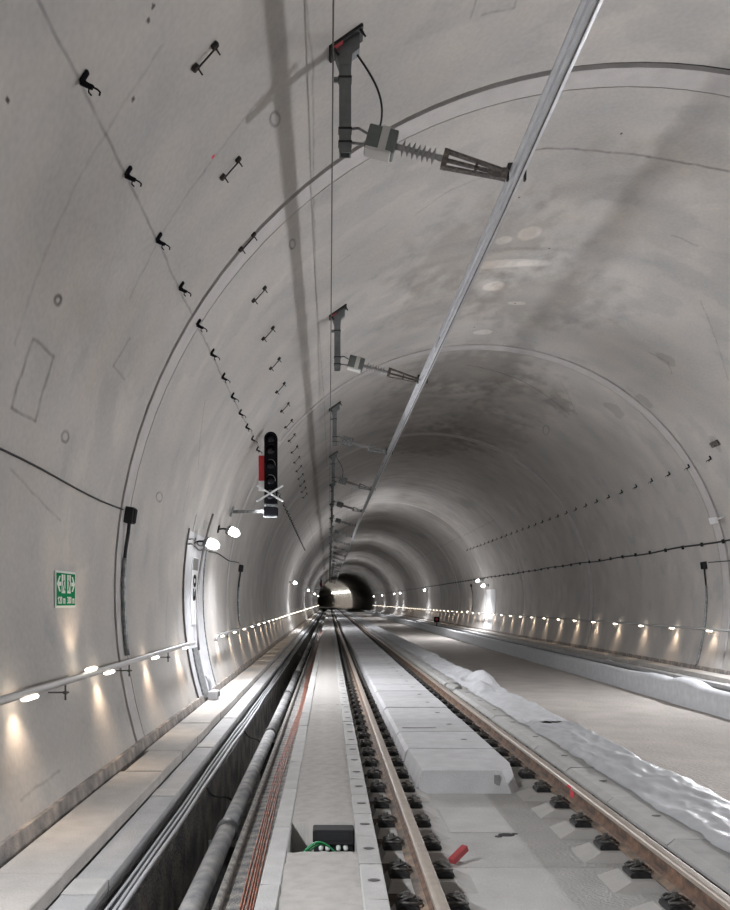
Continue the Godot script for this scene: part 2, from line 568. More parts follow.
		m.albedo_color = lin(0.60, 0.578, 0.565)
		m.roughness = 0.9
		M["lining_%d" % k] = m
	M.band = surf(lin(0.60, 0.58, 0.567), 0.85, t_conc, 0.5, n_fine, 0.3)

# ---------------------------------------------------------------- the setting
func ring_mesh(d0: float, d1: float, r0: float, r1: float, uv_near: bool, sides := 72) -> ArrayMesh:
	var st := SurfaceTool.new()
	st.begin(Mesh.PRIMITIVE_TRIANGLES)
	var nd := maxi(1, int(ceil((d1 - d0) / 12.0)))
	var row := func(i: int, d: float, r: float, inward: bool):
		var t := deg_to_rad(lerpf(ARC0, ARC1, float(i) / sides))
		var x := CX + cos(t) * r
		var y := CY + sin(t) * r
		var v: float = (d - NEAR_D0) / NEAR_L if uv_near else (d - d0) / RING_L
		st.set_uv(Vector2(float(i) / sides, v))
		var p := P(x, y, d)
		var c := P(CX, CY, d)
		st.set_normal((c - p).normalized() if inward else (p - c).normalized())
		st.add_vertex(p)
	for k in nd:
		var a := lerpf(d0, d1, float(k) / nd)
		var b := lerpf(d0, d1, float(k + 1) / nd)
		for i in sides:
			for c in [[i, a], [i + 1, b], [i, b], [i, a], [i + 1, a], [i + 1, b]]:
				row.call(c[0], c[1], r0, true)
			for c in [[i, a], [i, b], [i + 1, b], [i, a], [i + 1, b], [i + 1, a]]:
				row.call(c[0], c[1], r1, false)
	for e in [[d0, 1.0], [d1, -1.0]]:
		var nrm: Vector3 = (P(CX, CY, d0) - P(CX, CY, d1)).normalized() * e[1]
		for i in sides:
			for c in ([[i, r0], [i, r1], [i + 1, r1], [i, r0], [i + 1, r1], [i + 1, r0]] if e[1] > 0 else [[i, r0], [i + 1, r1], [i, r1], [i, r0], [i + 1, r0], [i + 1, r1]]):
				var t := deg_to_rad(lerpf(ARC0, ARC1, float(c[0]) / sides))
				st.set_uv(Vector2(float(c[0]) / sides, 0.5))
				st.set_normal(nrm)
				st.add_vertex(P(CX + cos(t) * c[1], CY + sin(t) * c[1], e[0]))
	st.index()
	return st.commit()

func build_lining() -> void:
	var root := structure("wall_tunnel", "round cast concrete tunnel lining in ring sections", "tunnel lining")
	var k := -5
	while true:
		var j := RING0 + k * RING_L      # joint at the near end of this ring
		if j > FAR_D:
			break
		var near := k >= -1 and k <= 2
		put("joint_seal", ring_mesh(j, j + 0.12, R + 0.06, R + 0.4, false), M.joint, root)
		put("joint_band", ring_mesh(j + 0.12, j + 0.50, R + 0.004, R + 0.4, false), M.band, root)
		put("joint_line", ring_mesh(j + 0.50, j + 0.515, R + 0.008, R + 0.4, false), M.face, root)
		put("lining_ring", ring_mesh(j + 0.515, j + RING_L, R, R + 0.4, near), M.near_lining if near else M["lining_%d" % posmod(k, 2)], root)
		k += 1
	for e in [["wall_back", BACK_D, "plain concrete end wall of the tunnel behind the work area"], ["wall_end", FAR_D + 2.0, "plain concrete end wall far round the bend"]]:
		var o := structure(e[0], e[2], "wall")
		var st := mb()
		sweep(st, rect(CX - 7.5, CX + 7.5, -2.5, 8.5), e[1] - 0.4, e[1])
		obj("panel", st, M.far_conc, o)

# profile cut off by the round lining at its outer side: x just inside the concrete
func build_floor() -> void:
	var fl := structure("floor", "dusty tan concrete bed of the unbuilt second track", "floor")
	var st := mb()
	sweep(st, rect(CX - 6.2, CX + 6.2, -2.2, -1.45), BACK_D + 0.3, FAR_D + 1.0)
	obj("base_slab", st, M.trench, fl)
	st = mb()
	sweep(st, rect(3.06, 7.55, -1.45, -0.65), BACK_D + 0.3, FAR_D + 1.0)
	obj("track_bed", st, M.bed, fl)
	for s in [-1.0, 1.0]:
		var word := "left" if s < 0 else "right"
		var mx := func(a: Array):   # profile for the left, mirrored about the tunnel axis for the right
			if s < 0:
				return a
			var b := []
			for p in a:
				b.push_front(Vector2(2.0 * CX - p.x, p.y))
			return b
		var w := structure("floor_walkway_" + word, "pale concrete escape walkway along the " + ("signal side wall" if s < 0 else "wall beyond the empty trackbed"), "walkway")
		st = mb()
		sweep(st, mx.call(rect(-2.6, -1.70, -1.45, -0.25)), BACK_D + 0.3, FAR_D + 1.0)
		obj("footing", st, M.face, w)
		# paving slabs
		var d := 3.2
		var n := 0
		var edges := [3.2, 5.75, 9.20, 10.45, 11.6] if s < 0 else [3.2, 5.7, 8.2, 10.7]
		while edges[-1] < 62.0:
			edges.append(edges[-1] + 1.25)
		for i in edges.size() - 1:
			st = mb()
			var out_x: float = -2.10 + rng.randf_range(-0.008, 0.008)
			if s < 0 and i == 2:
				out_x = -2.05
			sweep(st, mx.call(lid(out_x, -1.66 + rng.randf_range(-0.006, 0.006), -0.245, -0.14 + rng.randf_range(-0.006, 0.004), 0.008)), edges[i] + 0.006, edges[i + 1] - 0.006)
			obj("paving_slab", st, M.walk if (i * 7) % 3 else M.walk2, w)
		for e in [[BACK_D + 0.3, 3.2], [edges[-1], FAR_D + 1.0]]:
			st = mb()
			sweep(st, mx.call(rect(-2.10, -1.66, -0.245, -0.14)), e[0], e[1])
			obj("paving", st, M.walk, w).set_meta("kind", "stuff")
		st = mb()
		sweep(st, mx.call([Vector2(-2.5, -0.25), Vector2(-2.115, -0.25), Vector2(-2.125, -0.145), Vector2(-2.148, -0.045), Vector2(-2.5, -0.045)]), BACK_D + 0.3, FAR_D + 1.0)
		obj("haunch", st, M.haunch, w)
		# cable trough: ledge of lids, tray below, trench wall
		var tr := thing("cable_trough", "row of grey concrete trough lids beside the " + ("cables and pipe trench" if s < 0 else "white wrapped kerb"), "cable trough")
		st = mb()
		sweep(st, mx.call(rect(-1.695, -1.44, -1.0, -0.325)), BACK_D + 0.3, FAR_D + 1.0)
		obj("trough_wall", st, M.face, tr)
		st = mb()
		sweep(st, mx.call(rect(-1.44, -1.27, -1.45, -0.40)), BACK_D + 0.3, FAR_D + 1.0)
		obj("tray", st, M.trench if s < 0 else M.face, tr)
		d = 3.1
		n = 0
		while d < 48.0:
			var ln := 2.55 if n % 2 == 0 else 0.32
			st = mb()
			sweep(st, mx.call(lid(-1.652, -1.43 + rng.randf_range(-0.004, 0.004), -0.325, -0.25 + (0.008 if n % 2 else 0.0), 0.006)), d, d + ln - 0.006)
			obj("trough_lid", st, M.trough if n % 2 == 0 else M.trough2, tr)
			d += ln
			n += 1
		for e in [[BACK_D + 0.3, 3.1], [d, FAR_D + 1.0]]:
			st = mb()
			sweep(st, mx.call(rect(-1.652, -1.43, -0.325, -0.25)), e[0], e[1])
			obj("trough_cover", st, M.trough, tr).set_meta("kind", "stuff")

# row of blocks drawn from a profile between d0 and d1, joined into one strip beyond
func block_row(parent: Node3D, called: String, pr: Array, d0: float, step: float, n: int, mats: Array, skip := [], slot_x := 0.0, slot_y := 0.0, gap := 0.009) -> void:
	var st: SurfaceTool
	var meshes := []
	for v in 3:
		st = mb()
		var q := []
		for p in pr:
			q.append(p + Vector2(0, rng.randf_range(-0.004, 0.004)) if p.y > -0.1 else p)
		sweep(st, q, gap, step - gap)
		var am := commit(st)
		if slot_x != 0.0:
			for k in [0.5]:
				var s2 := mb()
				lathe(s2, Transform3D(Basis.from_scale(Vector3(1.6, 1.0, 1.0)), Vector3(slot_x, slot_y - 0.001 + 0.004, -step * k)), [Vector2(0.0, 0.0), Vector2(0.022, 0.0), Vector2(0.022, 0.003), Vector2(0.0, 0.003)], 10)
				s2.generate_normals()
				s2.commit(am)
		meshes.append(am)
	for i in n:
		if i in skip:
			continue
		var o := MeshInstance3D.new()
		o.name = called
		o.mesh = meshes[i % 3]
		for s in o.mesh.get_surface_count():
			o.set_surface_override_material(s, mats[(i * 5 + 2) % 3 % mats.size()] if s == 0 else M.slot)
		o.position = Vector3(0, rng.randf_range(-0.003, 0.003), -(d0 + step * i))
		parent.add_child(o, true)
	st = mb()
	sweep(st, pr, d0 + step * n, FAR_D)
	obj(called + "_row", st, mats[0], parent).set_meta("kind", "stuff")

func build_track() -> void:
	var st: SurfaceTool
	# track slab with sleeper blocks cast in
	var ts := thing("track_slab", "grey concrete track slab under the rails with sleeper blocks cast in", "track slab")
	st = mb()
	sweep(st, rect(-0.40, 3.04, -1.45, -0.33), BACK_D + 0.3, FAR_D)
	obj("foundation", st, M.face, ts)
	var joints := [2.0, 6.18, 8.55]
	for i in 2:
		st = mb()
		sweep(st, rect(0.76, 1.905, -0.33, -0.235), joints[i] + 0.004, joints[i + 1] - 0.004)
		obj("slab_section", st, M.slab2 if i == 0 else M.slab, ts)
	for e in [[BACK_D + 0.3, 2.0], [8.55, FAR_D]]:
		st = mb()
		sweep(st, rect(0.76, 1.905, -0.33, -0.235), e[0], e[1])
		obj("slab_section", st, M.slab, ts)
	for e in [[0.312, 0.47, M.rust_bed], [0.47, 0.76, M.slab], [1.905, 2.36, M.slab]]:
		st = mb()
		sweep(st, rect(e[0], e[1], -0.33, -0.236), BACK_D + 0.3, FAR_D)
		obj("rail_seat_strip", st, e[2], ts)
	# pale repair patch on the slab in front of the deck
	st = mb()
	box(st, at(1.19, -0.2335, -7.55), Vector3(0.50, 0.006, 0.85), 0.002)
	obj("levelling_patch", st, M.slab2, ts)
	# dark oily spot dried on the slab
	for q in [[1.36, 7.05, 0.065, 0.05], [1.29, 7.0, 0.03, 0.03], [1.43, 7.08, 0.025, 0.02]]:
		st = mb()
		lathe(st, Transform3D(Basis.from_scale(Vector3(q[2], 1.0, q[3])), Vector3(q[0], -0.236, -q[1])), [Vector2(0, 0), Vector2(1.0, 0), Vector2(0.96, 0.0035), Vector2(0, 0.0035)], 14)
		obj("oil_spot", st, M.dark_steel, ts)
	# one sleeper block: sloping inner end, chamfered flanks
	var mk := func(sg: float):
		var s := mb()
		var a := 0.145
		var b := 0.195
		var y0 := -0.25
		var y1 := -0.176
		var t := [Vector3(-0.19 * sg, y1, a), Vector3(0.215 * sg, y1, a), Vector3(0.215 * sg, y1, -a), Vector3(-0.19 * sg, y1, -a)]
		var u := [Vector3(-0.23 * sg, y0, b), Vector3(0.37 * sg, y0, b), Vector3(0.37 * sg, y0, -b), Vector3(-0.23 * sg, y0, -b)]
		var out := func(p, q, r, w):
			var c := Vector3(0.05 * sg, -0.23, 0)
			var n: Vector3 = (q - p).cross(r - p)
			if n.dot((p + q + r + w) * 0.25 - c) > 0:
				quad(s, p, q, r, w)
			else:
				quad(s, w, r, q, p)
		out.call(t[0], t[1], t[2], t[3])
		for i in 4:
			out.call(u[i], u[(i + 1) % 4], t[(i + 1) % 4], t[i])
		return commit(s)
	var block_l: ArrayMesh = mk.call(1.0)
	var block_r: ArrayMesh = mk.call(-1.0)
	for i in 78:
		var d := 4.52 + 0.65 * i
		put("sleeper_block", block_l, M.sleeper, ts, at(0.58, 0, -d))
		put("sleeper_block", block_r, M.sleeper, ts, at(2.085, 0, -d))

	# rails
	for s in [0, 1]:
		var x := 0.58 if s == 0 else 2.085
		var rl := thing("rail", "rusty steel rail beside the " + ("rough concrete strip" if s == 0 else "plastic sheeting"), "rail", Vector3(x, -0.165, 0))
		st = mb()
		sweep(st, [Vector2(x - 0.036, -0.035), Vector2(x - 0.02, -0.043), Vector2(x + 0.02, -0.043), Vector2(x + 0.036, -0.035), Vector2(x + 0.036, -0.010), Vector2(x + 0.030, -0.003), Vector2(x + 0.015, 0.0), Vector2(x - 0.015, 0.0), Vector2(x - 0.030, -0.003), Vector2(x - 0.036, -0.010)], BACK_D + 0.3, FAR_D, 400.0)
		var parts := [obj("head", st, M.rail_head, rl)]
		st = mb()
		sweep(st, [Vector2(x - 0.030, -0.138), Vector2(x + 0.030, -0.138), Vector2(x + 0.010, -0.120), Vector2(x + 0.0085, -0.060), Vector2(x + 0.02, -0.042), Vector2(x - 0.02, -0.042), Vector2(x - 0.0085, -0.060), Vector2(x - 0.010, -0.120)], BACK_D + 0.3, FAR_D, 400.0)
		parts.append(obj("web", st, M.rail_web, rl))
		st = mb()
		sweep(st, [Vector2(x - 0.075, -0.165), Vector2(x + 0.075, -0.165), Vector2(x + 0.075, -0.154), Vector2(x + 0.030, -0.138), Vector2(x - 0.030, -0.138), Vector2(x - 0.075, -0.154)], BACK_D + 0.3, FAR_D, 400.0)
		parts.append(obj("foot", st, M.rail_foot, rl))
		if s == 1:
			st = mb()
			box(st, at(x - 0.0372, -0.024, -7.85), Vector3(0.002, 0.028, 0.11))
			parts.append(obj("paint_mark", st, M.pink, rl))
			st = mb()
			box(st, at(x - 0.0105, -0.09, -7.85), Vector3(0.003, 0.055, 0.11))
			parts.append(obj("paint_mark", st, M.pink, rl))
		for p in parts:
			p.position -= rl.position

	# fastenings
	var proto: Array = []
	var fs := thing("rail_fastening", "dark spring clip fastening on the rail beside the rough concrete strip", "fastening", Vector3(0.58, -0.176, -4.52), "fastenings of the rail beside the rough concrete strip")
	st = mb()
	box(st, at(0, 0.005, 0), Vector3(0.40, 0.011, 0.17), 0.003)
	obj("base_plate", st, M.pad, fs)
	for s in [-1.0, 1.0]:
		st = mb()
		plate(st, Transform3D(Basis(Vector3(s, 0, 0), Vector3.UP, Vector3(0, 0, s)), Vector3.ZERO), [Vector2(0.079, 0.011), Vector2(0.205, 0.011), Vector2(0.200, 0.030), Vector2(0.165, 0.046), Vector2(0.10, 0.036), Vector2(0.079, 0.030)], -0.085, 0.085)
		obj("guide_plate", st, M.pad, fs)
		st = mb(true)
		var pts := []
		for p in [[0.062, 0.040, -0.030], [0.070, 0.046, -0.052], [0.110, 0.058, -0.078], [0.165, 0.060, -0.080], [0.192, 0.052, -0.060], [0.185, 0.050, -0.034], [0.150, 0.066, -0.022], [0.112, 0.072, -0.016],
				[0.098, 0.072, 0.0], [0.112, 0.072, 0.016], [0.150, 0.066, 0.022], [0.185, 0.050, 0.034], [0.192, 0.052, 0.060], [0.165, 0.060, 0.080], [0.110, 0.058, 0.078], [0.070, 0.046, 0.052], [0.062, 0.040, 0.030]]:
			pts.append(Vector3(p[0] * s, p[1], p[2]))
		tube(st, pts, 0.0085, 6)
		obj("spring_clip", st, M.clip, fs)
		st = mb()
		lathe(st, at(0.140 * s, 0.04, 0), [Vector2(0, 0), Vector2(0.013, 0.0), Vector2(0.013, 0.034), Vector2(0.027, 0.034), Vector2(0.027, 0.040), Vector2(0.018, 0.041), Vector2(0.018, 0.060), Vector2(0, 0.060)], 6)
		obj("bolt", st, M.clip, fs)
	for s in [0, 1]:
		for i in 66:
			if s == 0 and i == 0:
				continue
			var c := copy(fs, "dark spring clip fastening on the rail beside the " + ("rough concrete strip" if s == 0 else "plastic sheeting"), "fastenings of the rail beside the " + ("rough concrete strip" if s == 0 else "plastic sheeting"))
			c.position = Vector3(0.58 if s == 0 else 2.085, -0.176, -(4.52 + 0.65 * i))
	for s in [0, 1]:
		st = mb()
		var x := 0.58 if s == 0 else 2.085
		for i in 130:
			for k in [-1, 1]:
				box(st, at(x + 0.14 * k, -0.145, -(4.52 + 0.65 * (66 + i))), Vector3(0.12, 0.06, 0.15))
		var o := obj("distant_fastenings", st, M.clip, self)
		o.name = numbered("distant_fastenings")
		o.set_meta("label", "far run of dark rail fastenings on the rail beside the " + ("rough concrete strip" if s == 0 else "plastic sheeting"))
		o.set_meta("category", "fastenings")
		o.set_meta("kind", "stuff")

	# deck of cover blocks between the rails
	var dk := thing("track_deck", "pale concrete cover blocks laid between the two rails", "track deck")
	var prof := [Vector2(0.79, -0.234), Vector2(1.84, -0.234), Vector2(1.80, -0.075), Vector2(1.775, -0.032), Vector2(0.86, -0.032), Vector2(0.825, -0.075)]
	block_row(dk, "cover_block", prof, 9.92, 1.30, 42, [M.deck, M.deck2, M.deck], [], 1.55, -0.032, 0.022)
	# the first block has sloped ends and a rounded cut corner
	st = mb()
	var e0 := 8.56
	var top := [Vector3(0.875, -0.032, 8.64), Vector3(1.62, -0.032, 8.64), Vector3(1.72, -0.032, 8.78), Vector3(1.775, -0.032, 9.05), Vector3(1.775, -0.032, 9.914), Vector3(0.86, -0.032, 9.914)]
	var bot := [Vector3(0.81, -0.234, e0), Vector3(1.70, -0.234, e0), Vector3(1.80, -0.234, 8.72), Vector3(1.84, -0.234, 9.02), Vector3(1.84, -0.234, 9.914), Vector3(0.79, -0.234, 9.914)]
	for i in 6:
		top[i].z = -top[i].z
		bot[i].z = -bot[i].z
	for i in 6:
		var j := (i + 1) % 6
		quad(st, bot[i], bot[j], top[j], top[i])
	for i in range(1, 5):
		tri(st, top[0], top[i], top[i + 1])
		tri(st, bot[0], bot[i + 1], bot[i])
	obj("end_block", st, M.deck, dk)
	st = mb()
	box(st, Transform3D(Basis(Vector3.UP, -0.25), Vector3(1.57, -0.115, -8.595)), Vector3(0.055, 0.10, 0.012), 0.003)
	obj("lifting_slot", st, M.face, dk)
	st = mb()
	box(st, at(1.13, -0.030, -11.55), Vector3(0.42, 0.006, 0.02))
	obj("gap_strip", st, M.joint, dk)

	# kerbs
	var k1 := thing("concrete_kerb", "narrow pale kerb between the orange cables and the rough concrete strip", "kerb")
	block_row(k1, "kerb_block", lid(-0.38, -0.265, -0.33, 0.0, 0.006), 2.45, 1.30, 36, [M.kerb, M.kerb2, M.kerb])
	var k2 := thing("concrete_kerb", "pale kerb with lifting holes between the rough concrete strip and the rail", "kerb")
	block_row(k2, "kerb_block", lid(0.178, 0.312, -0.33, 0.0, 0.006), 2.85, 0.65, 60, [M.kerb, M.kerb2, M.kerb], [], 0.250, 0.0)
	var k3 := thing("concrete_kerb", "row of grey bevelled kerb blocks between the rail and the plastic sheeting", "kerb")
	block_row(k3, "kerb_block", [Vector2(2.365, -0.329), Vector2(2.56, -0.329), Vector2(2.56, 0.0), Vector2(2.262, 0.0), Vector2(2.212, -0.04), Vector2(2.212, -0.062), Vector2(2.365, -0.062)], 3.42, 1.30, 36, [M.kerb, M.kerb2, M.kerb], [10], 2.375, 0.0)
	var k4 := thing("concrete_kerb", "outer concrete edge of the finished track under the plastic sheeting", "kerb")
	block_row(k4, "kerb_block", lid(2.88, 3.04, -0.33, 0.0, 0.006), 3.42, 1.30, 30, [M.kerb2, M.kerb])
	st = mb()
	sweep(st, rect(2.568, 2.872, -0.329, -0.03), BACK_D + 0.3, FAR_D)
	obj("infill", st, M.gravel, k4)

	# rough no-fines concrete strip with an open pit
	var g := thing("rough_concrete_strip", "rough porous concrete strip with an open cable pit beside the rail", "concrete strip")
	var strip := func(d0: float, d1: float, step: float, nx: int):
		var s := mb(true)
		var nd := int((d1 - d0) / step)
		var hh := func(i, j):
			var x := lerpf(-0.264, 0.177, float(i) / nx)
			var d := lerpf(d0, d1, float(j) / nd)
			var y := -0.014 + 0.008 * noise.get_noise_2d(x * 260.0, d * 260.0) + 0.006 * noise.get_noise_2d(x * 900.0, d * 900.0)
			return Vector3(x, y, -d)
		for j in nd:
			for i in nx:
				quad(s, hh.call(i, j), hh.call(i + 1, j), hh.call(i + 1, j + 1), hh.call(i, j + 1))
		for i in nx:   # cut faces at both ends
			for e in [[0, 1.0], [nd, -1.0]]:
				var a: Vector3 = hh.call(i, e[0])
				var b: Vector3 = hh.call(i + 1, e[0])
				var a2 := Vector3(a.x, -0.34, a.z)
				var b2 := Vector3(b.x, -0.34, b.z)
				if e[1] > 0:
					quad(s, a2, b2, b, a)
				else:
					quad(s, b2, a2, a, b)
		obj("porous_concrete", s, M.gravel, g)
	strip.call(4.0, 5.76, 0.022, 20)
	strip.call(6.52, 14.0, 0.05, 14)
	st = mb()
	sweep(st, rect(-0.264, 0.177, -0.33, -0.014), 14.0, FAR_D)
	obj("porous_concrete", st, M.gravel, g)
	st = mb()
	sweep(st, rect(-0.264, 0.177, -0.33, -0.014), BACK_D + 0.3, 4.0)
	obj("porous_concrete", st, M.gravel, g)
	# box and green leads in the pit
	var jb := thing("connector_box", "black connector box with white plugs sunk in the cable pit", "junction box", Vector3(0.03, -0.33, -6.42))
	st = mb()
	box(st, at(0.0, 0.255, 0.0), Vector3(0.285, 0.105, 0.16), 0.008)
	obj("housing", st, M.plastic_black, jb)
	st = mb()
	box(st, at(0.0, 0.10, -0.01), Vector3(0.27, 0.205, 0.12))
	obj("stand", st, M.plastic_black, jb)
	st = mb()
	box(st, at(0.0, 0.262, 0.081), Vector3(0.215, 0.055, 0.006), 0.002)
	obj("cover_plate", st, M.cable_black, jb)
	for x in [-0.085, -0.04, 0.035, 0.085]:
		st = mb(true)
		lathe(st, Transform3D(Basis(Vector3.RIGHT, PI / 2), Vector3(x, 0.188, 0.06)), [Vector2(0, -0.01), Vector2(0.016, -0.01), Vector2(0.016, 0.05), Vector2(0.012, 0.06), Vector2(0, 0.06)], 12)
		obj("plug", st, M.sign_white, jb)
	for k in 3:
		var gc := thing("green_lead", "thin green cable looping out of the connector box in the pit", "cable", Vector3(0.02, -0.33, -6.25), "green leads in the cable pit")
		st = mb(true)
		var pts := []
		for i in 13:
			var t := i / 12.0
			pts.append(Vector3(0.045 - 0.24 * t - 0.01 * k, 0.165 + 0.085 * sin(PI * t) + 0.014 * k, 0.02 + 0.10 * t + 0.02 * k))
		pts.append(Vector3(-0.205 - 0.01 * k, 0.02, 0.13 + 0.02 * k))
		tube(st, pts, 0.006, 6)
		obj("lead", st, M.cable_green, gc)
	# red wooden wedge lying by the rail
	var rw := thing("red_wedge", "small red wooden wedge lying on the slab against the rail", "wedge", Vector3(0.85, -0.21, -6.25))
	st = mb()
	box(st, Transform3D(Basis(Vector3.UP, 0.75) * Basis(Vector3.FORWARD, -0.42), Vector3(0.03, 0.045, 0.0)), Vector3(0.165, 0.045, 0.05), 0.004)
	obj("block", st, M.redwood, rw)
	# broken kerb piece in the gap
	var ch := thing("concrete_chunk", "broken concrete chunk lying in the gap of the kerb row", "rubble", Vector3(2.36, -0.236, -17.0))
	st = mb()
	box(st, Transform3D(Basis(Vector3(0.3, 0.8, 0.2).normalized(), 0.7), Vector3(-0.045, 0.14, -0.12)), Vector3(0.18, 0.22, 0.30), 0.04)
	obj("chunk", st, M.kerb2, ch)

func build_trench() -> void:
	var st: SurfaceTool
	var ch := thing("cable_channel", "shallow dusty concrete channel holding the orange cables", "cable channel")
	st = mb()
	sweep(st, rect(-0.66, -0.40, -1.45, -0.345), BACK_D + 0.3, FAR_D)
	obj("channel_floor", st, M.channel, ch)
	st = mb()
	sweep(st, lid(-0.705, -0.66, -1.45, -0.285, 0.01), BACK_D + 0.3, FAR_D)
	obj("lip", st, M.lip, ch)
	# pipe
	var pp := thing("drain_pipe", "long grey pipe with collars lying in the dark trench", "pipe", Vector3(-0.875, -0.75, 0))
	var joints := [1.2, 7.9, 13.65, 19.4, 25.2, 31.0, 36.8, 42.6, 60.0]
	for i in joints.size() - 1:
		st = mb(true)
		tube(st, [Vector3(0, 0.34, -joints[i]), Vector3(0, 0.34, -joints[i + 1])], 0.077, 20)
		obj("pipe_section", st, M.pipe, pp)
	st = mb(true)
	tube(st, [Vector3(0, 0.34, -60.0), Vector3(0, 0.34, -130.0), Vector3(0, 0.34, -198.0)], 0.077, 12)
	obj("pipe_section", st, M.pipe, pp)
	for i in range(1, joints.size()):
		st = mb(true)
		lathe(st, Transform3D(Basis(Vector3.RIGHT, PI / 2), Vector3(0, 0.34, -joints[i])), [Vector2(0.075, -0.06), Vector2(0.088, -0.06), Vector2(0.096, -0.045), Vector2(0.096, 0.045), Vector2(0.088, 0.06), Vector2(0.075, 0.06)], 20)
		var co := obj("collar", st, M.collar, pp)
		for s in [-1, 1]:
			st = mb()
			lathe(st, Transform3D(Basis(Vector3.FORWARD, PI / 2 * -s), Vector3(0.088 * s, 0.34, -joints[i])), [Vector2(0, 0), Vector2(0.012, 0.0), Vector2(0.012, 0.05), Vector2(0.022, 0.05), Vector2(0.022, 0.065), Vector2(0, 0.065)], 6)
			obj("collar_bolt", st, M.galv, co)
		st = mb()
		box(st, at(0, -0.23, -joints[i] + 0.18), Vector3(0.26, 0.94, 0.06), 0.01)
		obj("saddle", st, M.dark_steel, pp)
		st = mb()
		for s in [-1, 1]:
			box(st, at(0.125 * s, 0.19, -joints[i] + 0.18), Vector3(0.018, 0.22, 0.018))
		obj("saddle_rod", st, M.galv, pp).set_meta("kind", "stuff")
	# cables on the tray
	var rows := [[-1.418, 0.010, "black", 0.35], [-1.394, 0.012, "grey", 0.9], [-1.370, 0.009, "black", 1.7], [-1.346, 0.013, "grey", 2.3], [-1.321, 0.010, "black", 3.1], [-1.292, 0.017, "grey", 3.9]]
	for k in rows.size():
		var r: Array = rows[k]
		var c := thing("tray_cable", ("thin black cable" if r[2] == "black" else "light grey cable") + " on the tray beside the pipe trench", "cable", Vector3(0, -0.40, 0), r[2] + " cables on the tray")
		st = mb(true)
		var pts := []
		var d := 3.5
		while d < 198.0:
			var wob := 0.006 * sin(d * 0.9 + 0.4) + 0.003 * sin(d * 2.1 + r[3])
			pts.append(Vector3(r[0] + wob, r[1] + 0.002 + 0.010 * (1.0 + sin(d * 0.5 + r[3])) * (k % 2), -d))
			d += 0.35 if d < 20 else (1.0 if d < 60 else 6.0)
		tube(st, pts, r[1], 8)
		obj("sheath", st, M.cable_black if r[2] == "black" else M.cable_grey, c)
	# loose thin cable dropping into the trench
	for k in 2:
		var c := thing("loose_cable", "thin black cable hanging into the dark trench beside the pipe", "cable", Vector3(-1.2, -0.40, -9.5 - 4.2 * k), "loose cables in the trench")
		st = mb(true)
		var pts := []
		for i in 14:
			var t := i / 13.0
			pts.append(Vector3(-0.06 + 0.28 * t, 0.03 - 0.30 * sin(t * 1.6), -0.9 * t + 0.12 * sin(t * 9.0)))
		tube(st, pts, 0.011, 6)
		obj("sheath", st, M.cable_black, c)
	# orange cables
	for k in 5:
		var c := thing("orange_cable", "thin orange cable snaking along the dusty channel", "cable", Vector3(0, -0.345, 0), "orange cables in the channel")
		st = mb(true)
		var pts := []
		var d := 3.4
		while d < 75.0:
			var x := -0.515 + 0.020 * (k - 2.0) + 0.030 * sin(d * 0.42 + 0.5) + 0.003 * sin(d * 1.7 + k * 1.9)
			pts.append(Vector3(x, 0.009, -d))
			d += 0.30 if d < 22 else 1.2
		tube(st, pts, 0.0055, 6)
		obj("sheath", st, M.cable_orange, c)

